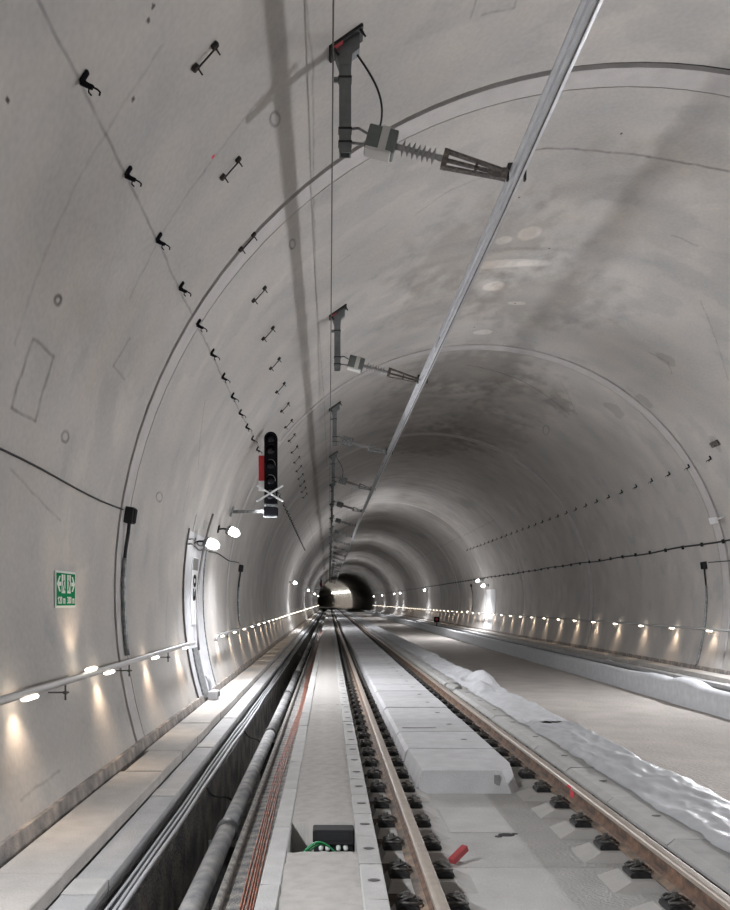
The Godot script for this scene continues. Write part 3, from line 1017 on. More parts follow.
func build_sheets() -> void:
	# plastic film over the outer edge of the finished track
	var sheet := func(d0: float, d1: float, step: float, m: Material, rough: float, label: String, sd: int, lump: Array):
		var t := thing("plastic_sheet", label, "plastic sheet")
		var nn := FastNoiseLite.new()
		nn.seed = sd
		nn.frequency = 1.0
		nn.fractal_type = FastNoiseLite.FRACTAL_RIDGED
		nn.fractal_octaves = 3
		var nd := int((d1 - d0) / step)
		var nx := 26
		var st := mb(true)
		var hh := func(i, j):
			var u := float(i) / nx
			var d := lerpf(d0, d1, float(j) / nd)
			var xl := 2.455 + 0.05 * noise.get_noise_2d(d * 60.0, 5.0 + sd) + 0.03 * noise.get_noise_2d(d * 240.0, 15.0)
			var xr := 3.085 + 0.03 * noise.get_noise_2d(d * 40.0, 25.0)
			var x := lerpf(xl, xr, u)
			var w := nn.get_noise_2d(x * 1.5 + d * 0.35, d * 0.45 - x * 0.6) + 0.2 * nn.get_noise_2d(x * 4.0 - d * 0.6, d * 1.3)
			var y := 0.010 + rough * maxf(0.0, w + 0.35) * smoothstep(0.0, 0.15, u) + 0.003 * noise.get_noise_2d(x * 300.0, d * 120.0)
			for q in lump:
				y += q[1] * exp(-pow((d - q[0]) / q[2], 2.0)) * exp(-pow((u - q[3]) / 0.28, 2.0))
			y -= 0.16 * smoothstep(0.955, 1.0, u)
			return Vector3(x, y, -d)
		for j in nd:
			for i in nx:
				quad(st, hh.call(i, j), hh.call(i + 1, j), hh.call(i + 1, j + 1), hh.call(i, j + 1))
		obj("film", st, m, t)
	sheet.call(4.2, 11.6, 0.05, M.film, 0.045, "crumpled translucent plastic film on the edge of the finished track", 3, [[6.0, 0.05, 0.5, 0.8], [8.6, 0.06, 0.4, 0.5], [10.2, 0.04, 0.4, 0.4]])
	sheet.call(11.62, 46.0, 0.12, M.fleece, 0.04, "white protective fleece in a heap along the track edge", 8, [[17.6, 0.20, 0.9, 0.75], [16.3, 0.10, 0.5, 0.35], [20.0, 0.09, 1.2, 0.6], [26.0, 0.10, 1.2, 0.6], [14.0, 0.05, 0.6, 0.5], [33.0, 0.10, 1.5, 0.5]])
	var far := thing("plastic_sheet", "flat far stretch of white fleece along the track edge", "plastic sheet")
	var st := mb()
	sweep(st, rect(2.46, 3.06, 0.004, 0.02), 46.0, BEND)
	obj("film", st, M.fleece, far)

	# kerb wrapped in white fleece beyond the open trackbed
	var wk := thing("wrapped_kerb", "low kerb wrapped in white fleece beyond the open trackbed", "wrapped kerb")
	st = mb()
	sweep(st, rect(7.56, 7.80, -1.45, -0.24), BACK_D + 0.3, FAR_D)
	obj("core", st, M.face, wk)
	st = mb(true)
	var nd := 260
	var pr := [Vector2(7.47, -0.645), Vector2(7.50, -0.58), Vector2(7.51, -0.45), Vector2(7.515, -0.32), Vector2(7.54, -0.225), Vector2(7.62, -0.205), Vector2(7.72, -0.205), Vector2(7.81, -0.22), Vector2(7.83, -0.40)]
	var hh := func(i, j):
		var d := lerpf(10.0, 75.0, float(j) / nd)
		var p: Vector2 = pr[i]
		var w := noise.get_noise_2d(d * 22.0, i * 12.0)
		var bump := 0.11 * exp(-pow((d - 19.6) / 0.7, 4.0)) + 0.06 * exp(-pow((d - 21.5) / 1.2, 2.0))
		var x := p.x + 0.012 * w - (bump * 0.4 if i < 4 else 0.0)
		var y := p.y + 0.012 * noise.get_noise_2d(d * 25.0, i * 8.0 + 300.0)
		if i >= 3 and i <= 7:
			y += bump + 0.012
		if i == 0:
			y = -0.648
			x += 0.03 * w
		return Vector3(x, y, -d)
	for j in nd:
		for i in pr.size() - 1:
			quad(st, hh.call(i, j + 1), hh.call(i, j), hh.call(i + 1, j), hh.call(i + 1, j + 1))
	obj("wrapping", st, M.fleece, wk)
	for e in [[BACK_D + 0.3, 10.0], [75.0, FAR_D]]:
		st = mb()
		sweep(st, rect(7.50, 7.82, -0.65, -0.21), e[0], e[1])
		obj("wrapping", st, M.fleece, wk)

# ---------------------------------------------------------------- handrails
func build_handrail(s: float) -> void:
	var word := "beside the exit sign" if s < 0 else "on the wall beyond the empty trackbed"
	var spans := [[-20.0, 15.15], [18.35, 199.0]] if s < 0 else [[-20.0, 199.0]]
	var y := 0.88
	var hx := wall_x(y, s) - s * 0.16
	for sp in spans:
		var second: bool = s < 0 and sp[0] > 0
		var h := thing("handrail", ("lit handrail running on past the signal and wall lamps" if second else "lit metal handrail " + word), "handrail", Vector3(hx, y, -maxf(sp[0], 4.0)))
		var st := mb(true)
		var pts := []
		if second:
			pts.append(Vector3(-0.02, -0.10, 0.10))
			pts.append(Vector3(-0.005, -0.03, 0.06))
		pts.append(Vector3(0, 0, -(sp[0] - maxf(sp[0], 4.0)) - (0.04 if second else 0.0)))
		pts.append(Vector3(0, 0, -(sp[1] - maxf(sp[0], 4.0))))
		tube(st, pts, 0.031, 14)
		obj("tube", st, M.handrail, h)
		var d0 := maxf(sp[0], 4.0)
		# brackets and lamps
		for i in 90:
			var bd := 5.3 + 2.48 * i
			if bd < sp[0] or bd > sp[1] or bd > 120.0 or (s > 0 and bd > 52.3 and bd < 55.9):
				continue
			st = mb()
			box(st, at(0, -0.085, -(bd - d0)), Vector3(0.014, 0.15, 0.014))
			box(st, at(s * 0.065, -0.095, -(bd - d0)), Vector3(0.19, 0.014, 0.014))
			box(st, at(0, -0.095, -(bd - d0)), Vector3(0.03, 0.026, 0.05))
			obj("bracket", st, M.bracket, h)
		for i in 82:
			var ld := (6.85 if s < 0 else 5.25) + 2.48 * i
			if ld < sp[0] or ld > sp[1]:
				continue
			led(h, Vector3(0, -0.043, -(ld - d0)), s, false, ld < 130.0)
		if s < 0 and not second:
			led(h, Vector3(0, 0.043, -(8.62 - d0)), s, true, true)
		if s > 0:
			led(h, Vector3(0, 0.043, -(62.0 - d0)), s, true, true)
		for ld in [4.37, 1.9, -0.6] if not second else []:
			led(h, Vector3(0, -0.043, -(ld - d0)), s, false, true)

var led_mesh: ArrayMesh
func led(parent: Node3D, p: Vector3, s: float, up: bool, light: bool) -> void:
	if led_mesh == null:
		var st := mb()
		box(st, Transform3D.IDENTITY, Vector3(0.055, 0.03, 0.28), 0.012)
		led_mesh = commit(st)
	var o := put("led_lamp", led_mesh, M.led, parent, Transform3D(Basis.IDENTITY, p))
	if not light:
		return
	var l := SpotLight3D.new()
	l.name = "led_light"
	l.position = Vector3(-s * 0.005, 0.02 if up else -0.02, 0)
	var dir := Vector3(s * 0.13, 1.0 if up else -1.0, 0).normalized()
	l.basis = Basis.looking_at(dir, Vector3(0, 0, 1))
	l.spot_angle = 54.0
	l.spot_angle_attenuation = 0.7
	l.spot_range = 20.0
	l.spot_attenuation = 2.0
	l.light_color = Color(1.0, 0.88, 0.76)
	l.light_energy = 0.34 if not up else 0.36
	l.light_size = 0.06
	l.shadow_enabled = true
	o.add_child(l, true)

# ---------------------------------------------------------------- wall lamps
func wall_lamp(y: float, d: float, s: float, label: String, energy: float, group := "") -> void:
	var f := wf(y, minf(d, BEND), s)
	var t := thing("wall_lamp", label, "lamp", f.origin, group)
	t.basis = f.basis
	var st := mb()
	box(st, at(0, 0, 0.012), Vector3(0.12, 0.16, 0.03), 0.006)
	obj("wall_plate", st, M.dark_steel, t)
	st = mb(true)
	tube(st, [Vector3(0, 0, 0.02), Vector3(0, 0.03, 0.10), Vector3(0, 0.04, 0.20)], 0.018, 8)
	obj("arm", st, M.dark_steel, t)
	st = mb(true)
	lathe(st, Transform3D(Basis(Vector3.RIGHT, PI / 2 + 0.25), Vector3(0, 0.04, 0.17)), [Vector2(0, 0), Vector2(0.06, 0.0), Vector2(0.10, 0.03), Vector2(0.105, 0.07), Vector2(0.0, 0.07)], 18)
	obj("housing", st, M.galv, t)
	st = mb(true)
	lathe(st, Transform3D(Basis(Vector3.RIGHT, PI / 2 + 0.25), Vector3(0, 0.035, 0.245)), [Vector2(0, 0), Vector2(0.075, 0.0), Vector2(0.088, 0.04), Vector2(0.090, 0.09), Vector2(0.082, 0.14), Vector2(0.062, 0.185), Vector2(0.03, 0.212), Vector2(0.0, 0.22)], 28)
	var lens := obj("lens", st, M.lens, t)
	var l := SpotLight3D.new()
	l.name = "lamp_light"
	l.position = Vector3(0, 0.015, 0.33)
	l.basis = Basis.looking_at(Vector3(0, -0.36, 1.0).normalized(), Vector3.UP)
	l.spot_angle = 88.0
	l.spot_angle_attenuation = 0.4
	l.spot_range = 300.0
	l.spot_attenuation = 2.0
	l.light_color = Color(0.985, 0.985, 1.0)
	l.light_energy = energy
	l.light_size = 0.11
	l.shadow_enabled = true
	lens.add_child(l, true)

func junction_box(y: float, d: float, s: float, label: String, conduit: float) -> void:
	var f := wf(y, d, s)
	var t := thing("wall_junction_box", label, "junction box", f.origin)
	t.basis = f.basis
	var st := mb()
	box(st, at(0, 0, 0.05), Vector3(0.17, 0.19, 0.11), 0.012)
	obj("body", st, M.plastic_black, t)
	st = mb()
	box(st, at(0, 0, 0.108), Vector3(0.14, 0.16, 0.012), 0.004)
	obj("cover", st, M.black_paint, t)
	# cable down the wall into a metal conduit
	var inv := t.transform.affine_inverse()
	var on := func(yy: float, dd: float, out: float):
		var g := wf(yy, dd, s)
		return inv * (g.origin + g.basis.z * out)
	st = mb(true)
	tube(st, [on.call(y - 0.08, d, 0.05), on.call(y - 0.2, d + 0.02, 0.05), on.call(y - 0.38, d + 0.04, 0.035), on.call(y - 0.56, d + 0.04, 0.03)], 0.022, 8)
	obj("lead", st, M.cable_black, t)
	st = mb(true)
	var pts := []
	for i in 9:
		pts.append(on.call(lerpf(y - 0.5, conduit, i / 8.0), d + 0.04, 0.03))
	tube(st, pts, 0.029, 10)
	obj("conduit", st, M.galv, t)

func wall_cable(label: String, y: float, s: float, d0: float, d1: float, r: float, sag: float, clips: float) -> void:
	var f := wf(y, d0, s)
	var t := thing("wall_cable", label, "cable", f.origin)
	var st := mb(true)
	var pts := []
	var d := d0
	while d <= d1 + 0.01:
		var g := wf(y + sag * sin((d - d0) * 1.3) * 0.5 + sag * 0.5 * sin(d * 0.37), d, s)
		pts.append(g.origin + g.basis.z * (r + 0.004) - t.position)
		d += 0.5 if d < 60 else 4.0
	tube(st, pts, r, 7)
	obj("sheath", st, M.cable_black, t)
	if clips > 0:
		d = d0 + 0.4
		while d < minf(d1, 90.0):
			var g := wf(y, d, s)
			st = mb()
			box(st, Transform3D(g.basis, g.origin + g.basis.z * (r + 0.01) - t.position), Vector3(0.06, r * 4.5, r * 2.5), 0.004)
			obj("clip", st, M.plastic_black, t)
			d += clips

# ---------------------------------------------------------------- brackets on the vault
func build_brackets() -> void:
	# hooked cable hangers
	var hk := thing("cable_hanger", "black hooked cable hanger on the vault above the exit sign", "hanger", Vector3.ZERO, "black cable hangers above the exit sign")
	var st := mb()
	box(st, at(0, 0.02, 0.015), Vector3(0.045, 0.10, 0.036), 0.012)
	obj("base", st, M.black_paint, hk)
	st = mb()
	plate(st, Transform3D(Basis(Vector3(0, 0, 1), Vector3(0, 1, 0), Vector3(-1, 0, 0)), Vector3.ZERO), [Vector2(0.015, -0.045), Vector2(0.06, -0.04), Vector2(0.11, -0.03), Vector2(0.11, 0.0), Vector2(0.06, -0.005), Vector2(0.02, 0.005)], -0.012, 0.012)
	obj("arm", st, M.black_paint, hk)
	st = mb(true)
	tube(st, [Vector3(0.005, -0.010, 0.10), Vector3(0.01, -0.006, 0.14), Vector3(0.012, -0.012, 0.165), Vector3(0.012, -0.035, 0.172)], 0.007, 6)
	obj("hook", st, M.black_paint, hk)
	st = mb(true)
	tube(st, [Vector3(0.0, -0.030, 0.085), Vector3(0.005, -0.058, 0.098), Vector3(0.01, -0.065, 0.125)], 0.0065, 6)
	obj("prong", st, M.black_paint, hk)
	var y1 := EYE + 3.27
	for s in [-1.0, 1.0]:
		for i in 42:
			var d := 5.74 + 1.26 * i
			if s > 0 and d < 13.0:
				continue
			var o: Node3D = hk
			if not (s < 0 and i == 0):
				o = copy(hk, "black hooked cable hanger on the vault " + ("above the exit sign" if s < 0 else "above the empty trackbed"), "black cable hangers " + ("above the exit sign" if s < 0 else "above the empty trackbed"))
			o.transform = wf(y1, d, s).scaled_local(Vector3.ONE * 0.87)
	# double clamps joined by a rod
	var dc := thing("double_clamp", "rusty pair of clamps joined by a rod on the vault", "clamp", Vector3.ZERO, "rusty double clamps on the vault")
	st = mb(true)
	tube(st, [Vector3(0, -0.11, 0.035), Vector3(0, 0.11, 0.035)], 0.008, 6)
	obj("rod", st, M.bracket_rust, dc)
	for s in [-1, 1]:
		st = mb()
		box(st, at(0, 0.11 * s, 0.018), Vector3(0.045, 0.06, 0.042), 0.008)
		var b := obj("clamp", st, M.bracket_rust, dc)
		st = mb(true)
		tube(st, [Vector3(0, 0.10 * s, 0.03), Vector3(0.02, 0.10 * s - 0.01, 0.085)], 0.007, 6)
		obj("pin", st, M.bracket_rust, b)
	for i in 17:
		var o := dc if i == 0 else copy(dc, "rusty pair of clamps joined by a rod on the vault", "rusty double clamps on the vault")
		o.transform = wf(EYE + 4.09, 6.88 + 1.77 * i, -1.0)
	# sprayed pink survey dot
	var f := seen_frame(213, 156.5)
	var pk := thing("paint_dot", "small bright pink paint dot sprayed on the vault", "paint mark", f.origin)
	pk.basis = f.basis
	st = mb()
	lathe(st, Transform3D(Basis(Vector3.RIGHT, PI / 2), Vector3.ZERO), [Vector2(0, -0.002), Vector2(0.022, -0.002), Vector2(0.022, 0.003), Vector2(0, 0.003)], 10)
	obj("dot", st, M.pink, pk)

# ---------------------------------------------------------------- overhead line
func bar_x(d: float) -> float:
	var k := [[-50.0, 1.69], [9.0, 1.69], [25.0, 1.54], [45.0, 1.42], [70.0, 1.48], [110.0, 1.30], [200.0, 1.40], [400.0, 1.3]]
	for i in k.size() - 1:
		if d <= k[i + 1][0]:
			return lerpf(k[i][1], k[i + 1][1], (d - k[i][0]) / (k[i + 1][0] - k[i][0]))
	return 1.3

func build_overhead() -> void:
	var by := EYE + 3.83
	var cr := thing("conductor_rail", "long ribbed aluminium overhead conductor rail hung along the track", "conductor rail", Vector3(1.69, by, 0))
	var prof := [Vector2(-0.012, -0.055), Vector2(0.012, -0.055), Vector2(0.020, -0.040), Vector2(0.042, -0.034), Vector2(0.044, -0.022), Vector2(0.028, -0.016), Vector2(0.034, 0.030), Vector2(0.062, 0.040), Vector2(0.064, 0.055), Vector2(-0.064, 0.055), Vector2(-0.062, 0.040), Vector2(-0.034, 0.030), Vector2(-0.028, -0.016), Vector2(-0.044, -0.022), Vector2(-0.042, -0.034), Vector2(-0.020, -0.040)]
	var cuts := [-12.0, 0.0, 9.0, 25.0, 45.0, 70.0, 110.0, 200.0]
	for c in cuts.size() - 1:
		var st := mb()
		var a: float = cuts[c]
		var b: float = cuts[c + 1]
		for i in prof.size():
			var p: Vector2 = prof[i]
			var q: Vector2 = prof[(i + 1) % prof.size()]
			var xa := bar_x(a) - 1.69
			var xb := bar_x(b) - 1.69
			quad(st, Vector3(p.x + xa, p.y, -a), Vector3(p.x + xb, p.y, -b), Vector3(q.x + xb, q.y, -b), Vector3(q.x + xa, q.y, -a))
		obj("profile", st, M.alu, cr)
	var st := mb(true)
	var pts := []
	for c in cuts:
		pts.append(Vector3(bar_x(c) - 1.69, -0.060, -c))
	tube(st, pts, 0.007, 6)
	obj("contact_wire", st, M.brown_steel, cr)
	# joint plates on the rail
	for d in [13.6, 25.6, 37.6]:
		for s in [-1, 1]:
			st = mb()
			box(st, at(bar_x(d) - 1.69 + 0.040 * s, 0.008, -d), Vector3(0.012, 0.03, 0.5), 0.003)
			obj("splice_plate", st, M.galv, cr)

	# earth wire along the posts
	var ew := thing("earth_wire", "thin dark earth wire strung along the drop posts", "wire", Vector3(0.035, EYE + 4.71, 0))
	st = mb(true)
	pts = []
	for i in 120:
		var d := -10.0 + i * 1.75
		pts.append(Vector3(0, -0.02 * absf(sin(PI * (d - 8.23) / 7.7)), -d))
	tube(st, pts, 0.0075, 6)
	obj("strand", st, M.wire, ew)
	# a second thin wire slung from the signal to the far wall
	for i in 25:
		var d := 8.30 + 7.7 * i
		if d < BEND:
			support(i, d, by)

func support(i: int, d: float, by: float) -> void:
	var px := 0.145
	var vy := CY + sqrt(R * R - pow(px - CX, 2.0))     # vault above the post
	var word: String = ["beside the first ring joint", "beyond the first ring joint", "third along the conductor rail"][i] if i < 3 else "far along the tunnel"
	var t := thing("catenary_support", "drop post with ribbed insulator arm under the vault " + word, "overhead support", Vector3(px, vy, -d), "distant conductor rail supports" if i >= 3 else "")
	var slope := atan2(CX - px, vy - CY)
	var bas := Basis(Vector3.FORWARD, slope) * Basis.IDENTITY
	# the vault rises to the right: turn the plate to lie on it
	bas = Basis(Vector3(0, 0, 1), slope)
	var st := mb()
	box(st, Transform3D(bas, bas * Vector3(0, -0.016, 0)), Vector3(0.36, 0.03, 0.24), 0.004)
	obj("mount_plate", st, M.dark_steel, t)
	st = mb()
	plate(st, at(0, 0, 0.0), [Vector2(-0.056, -0.24), Vector2(0.056, -0.24), Vector2(0.064, -0.14), Vector2(0.13, -0.09), Vector2(0.13, 0.05), Vector2(-0.10, -0.105)], -0.06, 0.06)
	obj("gusset", st, M.post_grey, t)
	for k in [-1, 1]:
		st = mb()
		lathe(st, Transform3D(bas * Basis(Vector3.RIGHT, PI), bas * Vector3(0.145 * k, -0.02, 0.09)), [Vector2(0, 0), Vector2(0.014, 0), Vector2(0.014, 0.05), Vector2(0.010, 0.05), Vector2(0.010, 0.09), Vector2(0, 0.09)], 6)
		obj("anchor_bolt", st, M.dark_steel, t)
	# hollow square post
	var bottom := EYE + 4.03 - vy
	var hp := -0.20 - bottom
	st = mb()
	for q in [[-1, 0], [1, 0], [0, -1], [0, 1]]:
		box(st, at(0.048 * q[0], bottom + hp * 0.5, 0.048 * q[1]), Vector3(0.012 if q[0] else 0.108, hp, 0.012 if q[1] else 0.084))
	obj("post", st, M.post_grey, t)
	for yy in [EYE + 4.71 - vy, bottom + 0.22, bottom + 0.10]:
		st = mb()
		box(st, at(0, yy, 0), Vector3(0.122, 0.018, 0.122), 0.003)
		obj("strap", st, M.dark_steel, t)
	st = mb()
	box(st, at(-0.078, EYE + 4.71 - vy, 0.0), Vector3(0.044, 0.05, 0.03), 0.006)
	obj("wire_clamp", st, M.galv, t)
	var yb := bottom
	for k in [-1, 1]:
		st = mb(true)
		tube(st, [Vector3(0.045, yb + 0.16 + 0.06 * k, 0.03), Vector3(0.12, yb + 0.16 + 0.07 * k, 0.03), Vector3(0.20, yb + 0.13 + 0.05 * k, 0.03)], 0.012, 6)
		obj("hinge_arm", st, M.galv, t)
	# swivel box and insulator slope down towards the rail
	var ex := bar_x(d) - px
	var ey := by + 0.02 - vy
	var a := Vector3(0.18, yb + 0.15, 0.0)
	var b := Vector3(ex - 0.085, ey, 0.0)
	var f := along(a, b)                       # y axis runs along the arm
	var yy := f.basis.y
	var zz := Vector3(0, 0, 1)
	var fr := Basis(yy, zz.cross(yy), zz)      # x along the arm, y across it, z to the viewer
	st = mb()
	box(st, Transform3D(fr, a + yy * 0.15), Vector3(0.27, 0.225, 0.16), 0.01)
	var bx := obj("swivel_box", st, M.box_grey if i < 2 else M.galv, t)
	if i < 2:
		st = mb()
		box(st, Transform3D(fr, a + yy * 0.17), Vector3(0.07, 0.235, 0.168), 0.002)
		obj("tape", st, M.tape, bx)
		st = mb()
		box(st, Transform3D(fr, a + yy * 0.14 - fr.y * 0.105), Vector3(0.24, 0.028, 0.174), 0.008)
		obj("tape", st, M.tape, bx)
	st = mb(true)
	var pr := [Vector2(0, 0), Vector2(0.028, 0.0), Vector2(0.028, 0.05)]
	for k in 7:
		var y0 := 0.06 + k * 0.047
		var rr := 0.072 if k % 2 == 0 else 0.062
		pr.append_array([Vector2(0.026, y0), Vector2(rr, y0 + 0.016), Vector2(rr, y0 + 0.022), Vector2(0.026, y0 + 0.028)])
	pr.append_array([Vector2(0.026, 0.40), Vector2(0.03, 0.405), Vector2(0.03, 0.45), Vector2(0, 0.45)])
	lathe(st, Transform3D(f.basis, a + yy * 0.28), pr, 14)
	obj("insulator", st, M.insul, t)
	# tapering arm with cut-outs: two flanges and ribs
	var c0 := a + yy * 0.72
	var ln := (b - c0).length()
	st = mb()
	var q := Transform3D(fr, c0)
	plate(st, q, [Vector2(0, -0.085), Vector2(0.05, -0.085), Vector2(0.05, 0.085), Vector2(0, 0.085)], -0.035, 0.035)
	plate(st, q, [Vector2(0.04, 0.062), Vector2(ln, 0.022), Vector2(ln, 0.04), Vector2(0.04, 0.085)], -0.03, 0.03)
	plate(st, q, [Vector2(0.04, -0.016), Vector2(ln, -0.010), Vector2(ln, 0.008), Vector2(0.04, 0.006)], -0.022, 0.022)
	plate(st, q, [Vector2(0.04, -0.085), Vector2(ln, -0.045), Vector2(ln, -0.028), Vector2(0.04, -0.062)], -0.03, 0.03)
	plate(st, q, [Vector2(ln * 0.5, -0.055), Vector2(ln * 0.5 + 0.025, -0.055), Vector2(ln * 0.5 + 0.025, 0.05), Vector2(ln * 0.5, 0.05)], -0.022, 0.022)
	plate(st, q, [Vector2(ln - 0.05, -0.045), Vector2(ln, -0.045), Vector2(ln, 0.045), Vector2(ln - 0.05, 0.045)], -0.04, 0.04)
	obj("arm", st, M.brown_steel if i < 2 else M.galv, t)
	# clamp on the conductor rail
	st = mb()
	box(st, Transform3D(Basis.IDENTITY, Vector3(ex, by + 0.085 - vy, 0)), Vector3(0.17, 0.06, 0.10), 0.008)
	obj("rail_clamp", st, M.dark_steel, t)
	for k in [-1, 1]:
		st = mb()
		box(st, Transform3D(Basis.IDENTITY, Vector3(ex + 0.078 * k, by + 0.02 - vy, 0)), Vector3(0.02, 0.10, 0.05), 0.004)
		obj("clamp_jaw", st, M.dark_steel, t)
	if i == 0 or i == 3:
		st = mb(true)
		var pts := []
		for k in 15:
			var u := k / 14.0
			pts.append(Vector3(0.11 + 0.36 * sin(u * 2.35) * 0.5 + 0.06 * u, -0.13 - 0.70 * u, 0.02))
		tube(st, pts, 0.010, 6)
		obj("bonding_cable", st, M.cable_black, t)
	if i < 2:
		st = mb()
		box(st, Transform3D(bas, bas * Vector3(-0.10, -0.034, 0.09)), Vector3(0.10, 0.006, 0.06))
		obj("paint_mark", st, M.redwood, t)

# ---------------------------------------------------------------- signal, signs, niche
func build_signal(d: float, label: String) -> void:
	var arm_y := EYE + 1.88
	var k0 := 0.87
	var t := thing("railway_signal", label, "signal", Vector3(-1.20, arm_y, -d))
	t.scale = Vector3.ONE * k0
	# the bracket arm runs back to the wall
	var wy := EYE + 1.98
	var wall := (Vector3(wall_x(wy, -1.0) + 0.02, wy, -(d + 1.2)) - t.position) / k0
	var st := mb()
	var fr := along(Vector3(-0.10, 0.0, -0.05), wall)
	var ln0 := (wall - Vector3(-0.10, 0.0, -0.05)).length()
	box(st, Transform3D(fr.basis, fr.origin + fr.basis.y * ln0 * 0.5), Vector3(0.08, ln0, 0.08), 0.008)
	obj("arm", st, M.galv, t)
	st = mb()
	box(st, Transform3D(wf(wy, 0.0, -1.0).basis, wall), Vector3(0.24, 0.26, 0.05), 0.006)
	obj("wall_plate", st, M.galv, t)
	st = mb()
	box(st, at(0, -0.02, 0), Vector3(0.34, 0.20, 0.22), 0.015)
	obj("foot_box", st, M.black_paint, t)
	st = mb()
	box(st, at(-0.01, -0.135, 0.0), Vector3(0.32, 0.025, 0.2), 0.004)
	obj("foot_plate", st, M.galv, t)
	st = mb()
	box(st, at(0.0, 0.12, 0.02), Vector3(0.28, 0.08, 0.16), 0.01)
	obj("bearing", st, M.galv, t)
	# screen with rounded top
	st = mb()
	var out := []
	for k in 13:
		var a := PI * k / 12.0
		out.append(Vector2(0.155 * cos(a), 1.72 + 0.155 * sin(a)))
	out.append(Vector2(-0.155, 0.16))
	out.append(Vector2(0.155, 0.16))
	plate(st, Transform3D.IDENTITY, out, -0.09, 0.06)
	obj("screen", st, M.black_paint, t)
	for y in [0.36, 0.72, 1.08, 1.44, 1.70]:
		st = mb(true)
		lathe(st, Transform3D(Basis(Vector3.RIGHT, PI / 2), Vector3(0, y, 0.055)), [Vector2(0, 0), Vector2(0.095, 0.0), Vector2(0.095, 0.03), Vector2(0.08, 0.035), Vector2(0.0, 0.045)], 20)
		var ln := obj("lens", st, M.glass_dark, t)
		# hood: half tube over the lens
		st = mb(true)
		var n := 14
		for k in n:
			var a0 := lerpf(-0.35, PI + 0.35, float(k) / n)
			var a1 := lerpf(-0.35, PI + 0.35, float(k + 1) / n)
			for rr in [0.125, 0.113]:
				var p0 := Vector3(rr * cos(a0), y + rr * sin(a0), 0.05)
				var p1 := Vector3(rr * cos(a1), y + rr * sin(a1), 0.05)
				var f0 := p0 + Vector3(0, -0.02, 0.24)
				var f1 := p1 + Vector3(0, -0.02, 0.24)
				if rr > 0.12:
					quad(st, p1, p0, f0, f1)
				else:
					quad(st, p0, p1, f1, f0)
			var o0 := Vector3(0.125 * cos(a0), y + 0.125 * sin(a0) - 0.02, 0.29)
			var o1 := Vector3(0.125 * cos(a1), y + 0.125 * sin(a1) - 0.02, 0.29)
			var i0 := Vector3(0.113 * cos(a0), y + 0.113 * sin(a0) - 0.02, 0.29)
			var i1 := Vector3(0.113 * cos(a1), y + 0.113 * sin(a1) - 0.02, 0.29)
			quad(st, o0, i0, i1, o1)
		obj("hood", st, M.black_paint, ln)
		if y < 1.3:
			st = mb(true)
			var rim := []
			for k in 11:
				var a := lerpf(-0.2, 1.9, k / 10.0)
				rim.append(Vector3(0.121 * cos(a), y + 0.121 * sin(a) - 0.02, 0.292))
			tube(st, rim, 0.0065, 6)
			obj("hood_rim", st, M.galv, ln)
	# red and white plate beside the screen
	st = mb()
	box(st, at(-0.225, 1.02, -0.02), Vector3(0.135, 0.60, 0.012), 0.003)
	obj("plate_red", st, M.red, t)
	st = mb()
	box(st, at(-0.225, 0.595, -0.02), Vector3(0.135, 0.245, 0.012), 0.003)
	obj("plate_white", st, M.white, t)
	# white cross: out of use
	for k in [-1, 1]:
		st = mb()
		box(st, Transform3D(Basis(Vector3(0, 0, 1), 0.54 * k), Vector3(0, 0.38, 0.30 + 0.012 * k)), Vector3(0.72, 0.042, 0.014), 0.003)
		obj("cross_bar", st, M.white, t)

func build_exit_sign() -> void:
	var f := wf(EYE + 0.115, 8.47, -1.0)
	var t := thing("exit_sign", "green emergency exit sign with arrows and distances both ways on the wall", "sign", f.origin)
	t.basis = f.basis
	var st := mb()
	box(st, at(0, 0, 0.012), Vector3(0.64, 0.335, 0.014), 0.003)
	obj("board", st, M.sign_white, t)
	st = mb()
	box(st, at(0, 0, 0.0195), Vector3(0.60, 0.295, 0.002))
	obj("face", st, M.green, t)
	for s in [-1.0, 1.0]:
		st = mb()
		plate(st, at(0, 0.02, 0), [Vector2(0.288 * s, 0.03), Vector2(0.215 * s, 0.10), Vector2(0.180 * s, 0.10), Vector2(0.228 * s, 0.048), Vector2(0.165 * s, 0.048), Vector2(0.165 * s, 0.012), Vector2(0.228 * s, 0.012), Vector2(0.180 * s, -0.04), Vector2(0.215 * s, -0.04)], 0.0205, 0.0225)
		obj("arrow", st, M.sign_white, t)
		st = mb()
		plate(st, at(0, 0.02, 0), [Vector2(0.035 * s, -0.055), Vector2(0.145 * s, -0.055), Vector2(0.145 * s, 0.115), Vector2(0.035 * s, 0.115)], 0.0205, 0.0225)
		var door := obj("door_symbol", st, M.sign_white, t)
		st = mb()
		for q in [[0.085, 0.115, 0.085, 0.04], [0.11, 0.045, 0.065, 0.06], [0.085, 0.05, 0.12, 0.0], [0.085, 0.05, 0.07, -0.01], [0.07, -0.01, 0.045, -0.03], [0.12, 0.0, 0.115, -0.04]]:
			var a := Vector2(q[0] * s, q[1] + 0.02)
			var b := Vector2(q[2] * s, q[3] + 0.02)
			var nn := (b - a).normalized().orthogonal() * 0.008
			plate(st, Transform3D.IDENTITY, [a - nn, b - nn, b + nn, a + nn], 0.0227, 0.0240)
		obj("running_figure", st, M.green, door)
		put("distance_lettering", letters("120 m" if s < 0 else "380 m", 0.062, 0.002), M.sign_white, t, at(0.15 * s, -0.10, 0.0220))

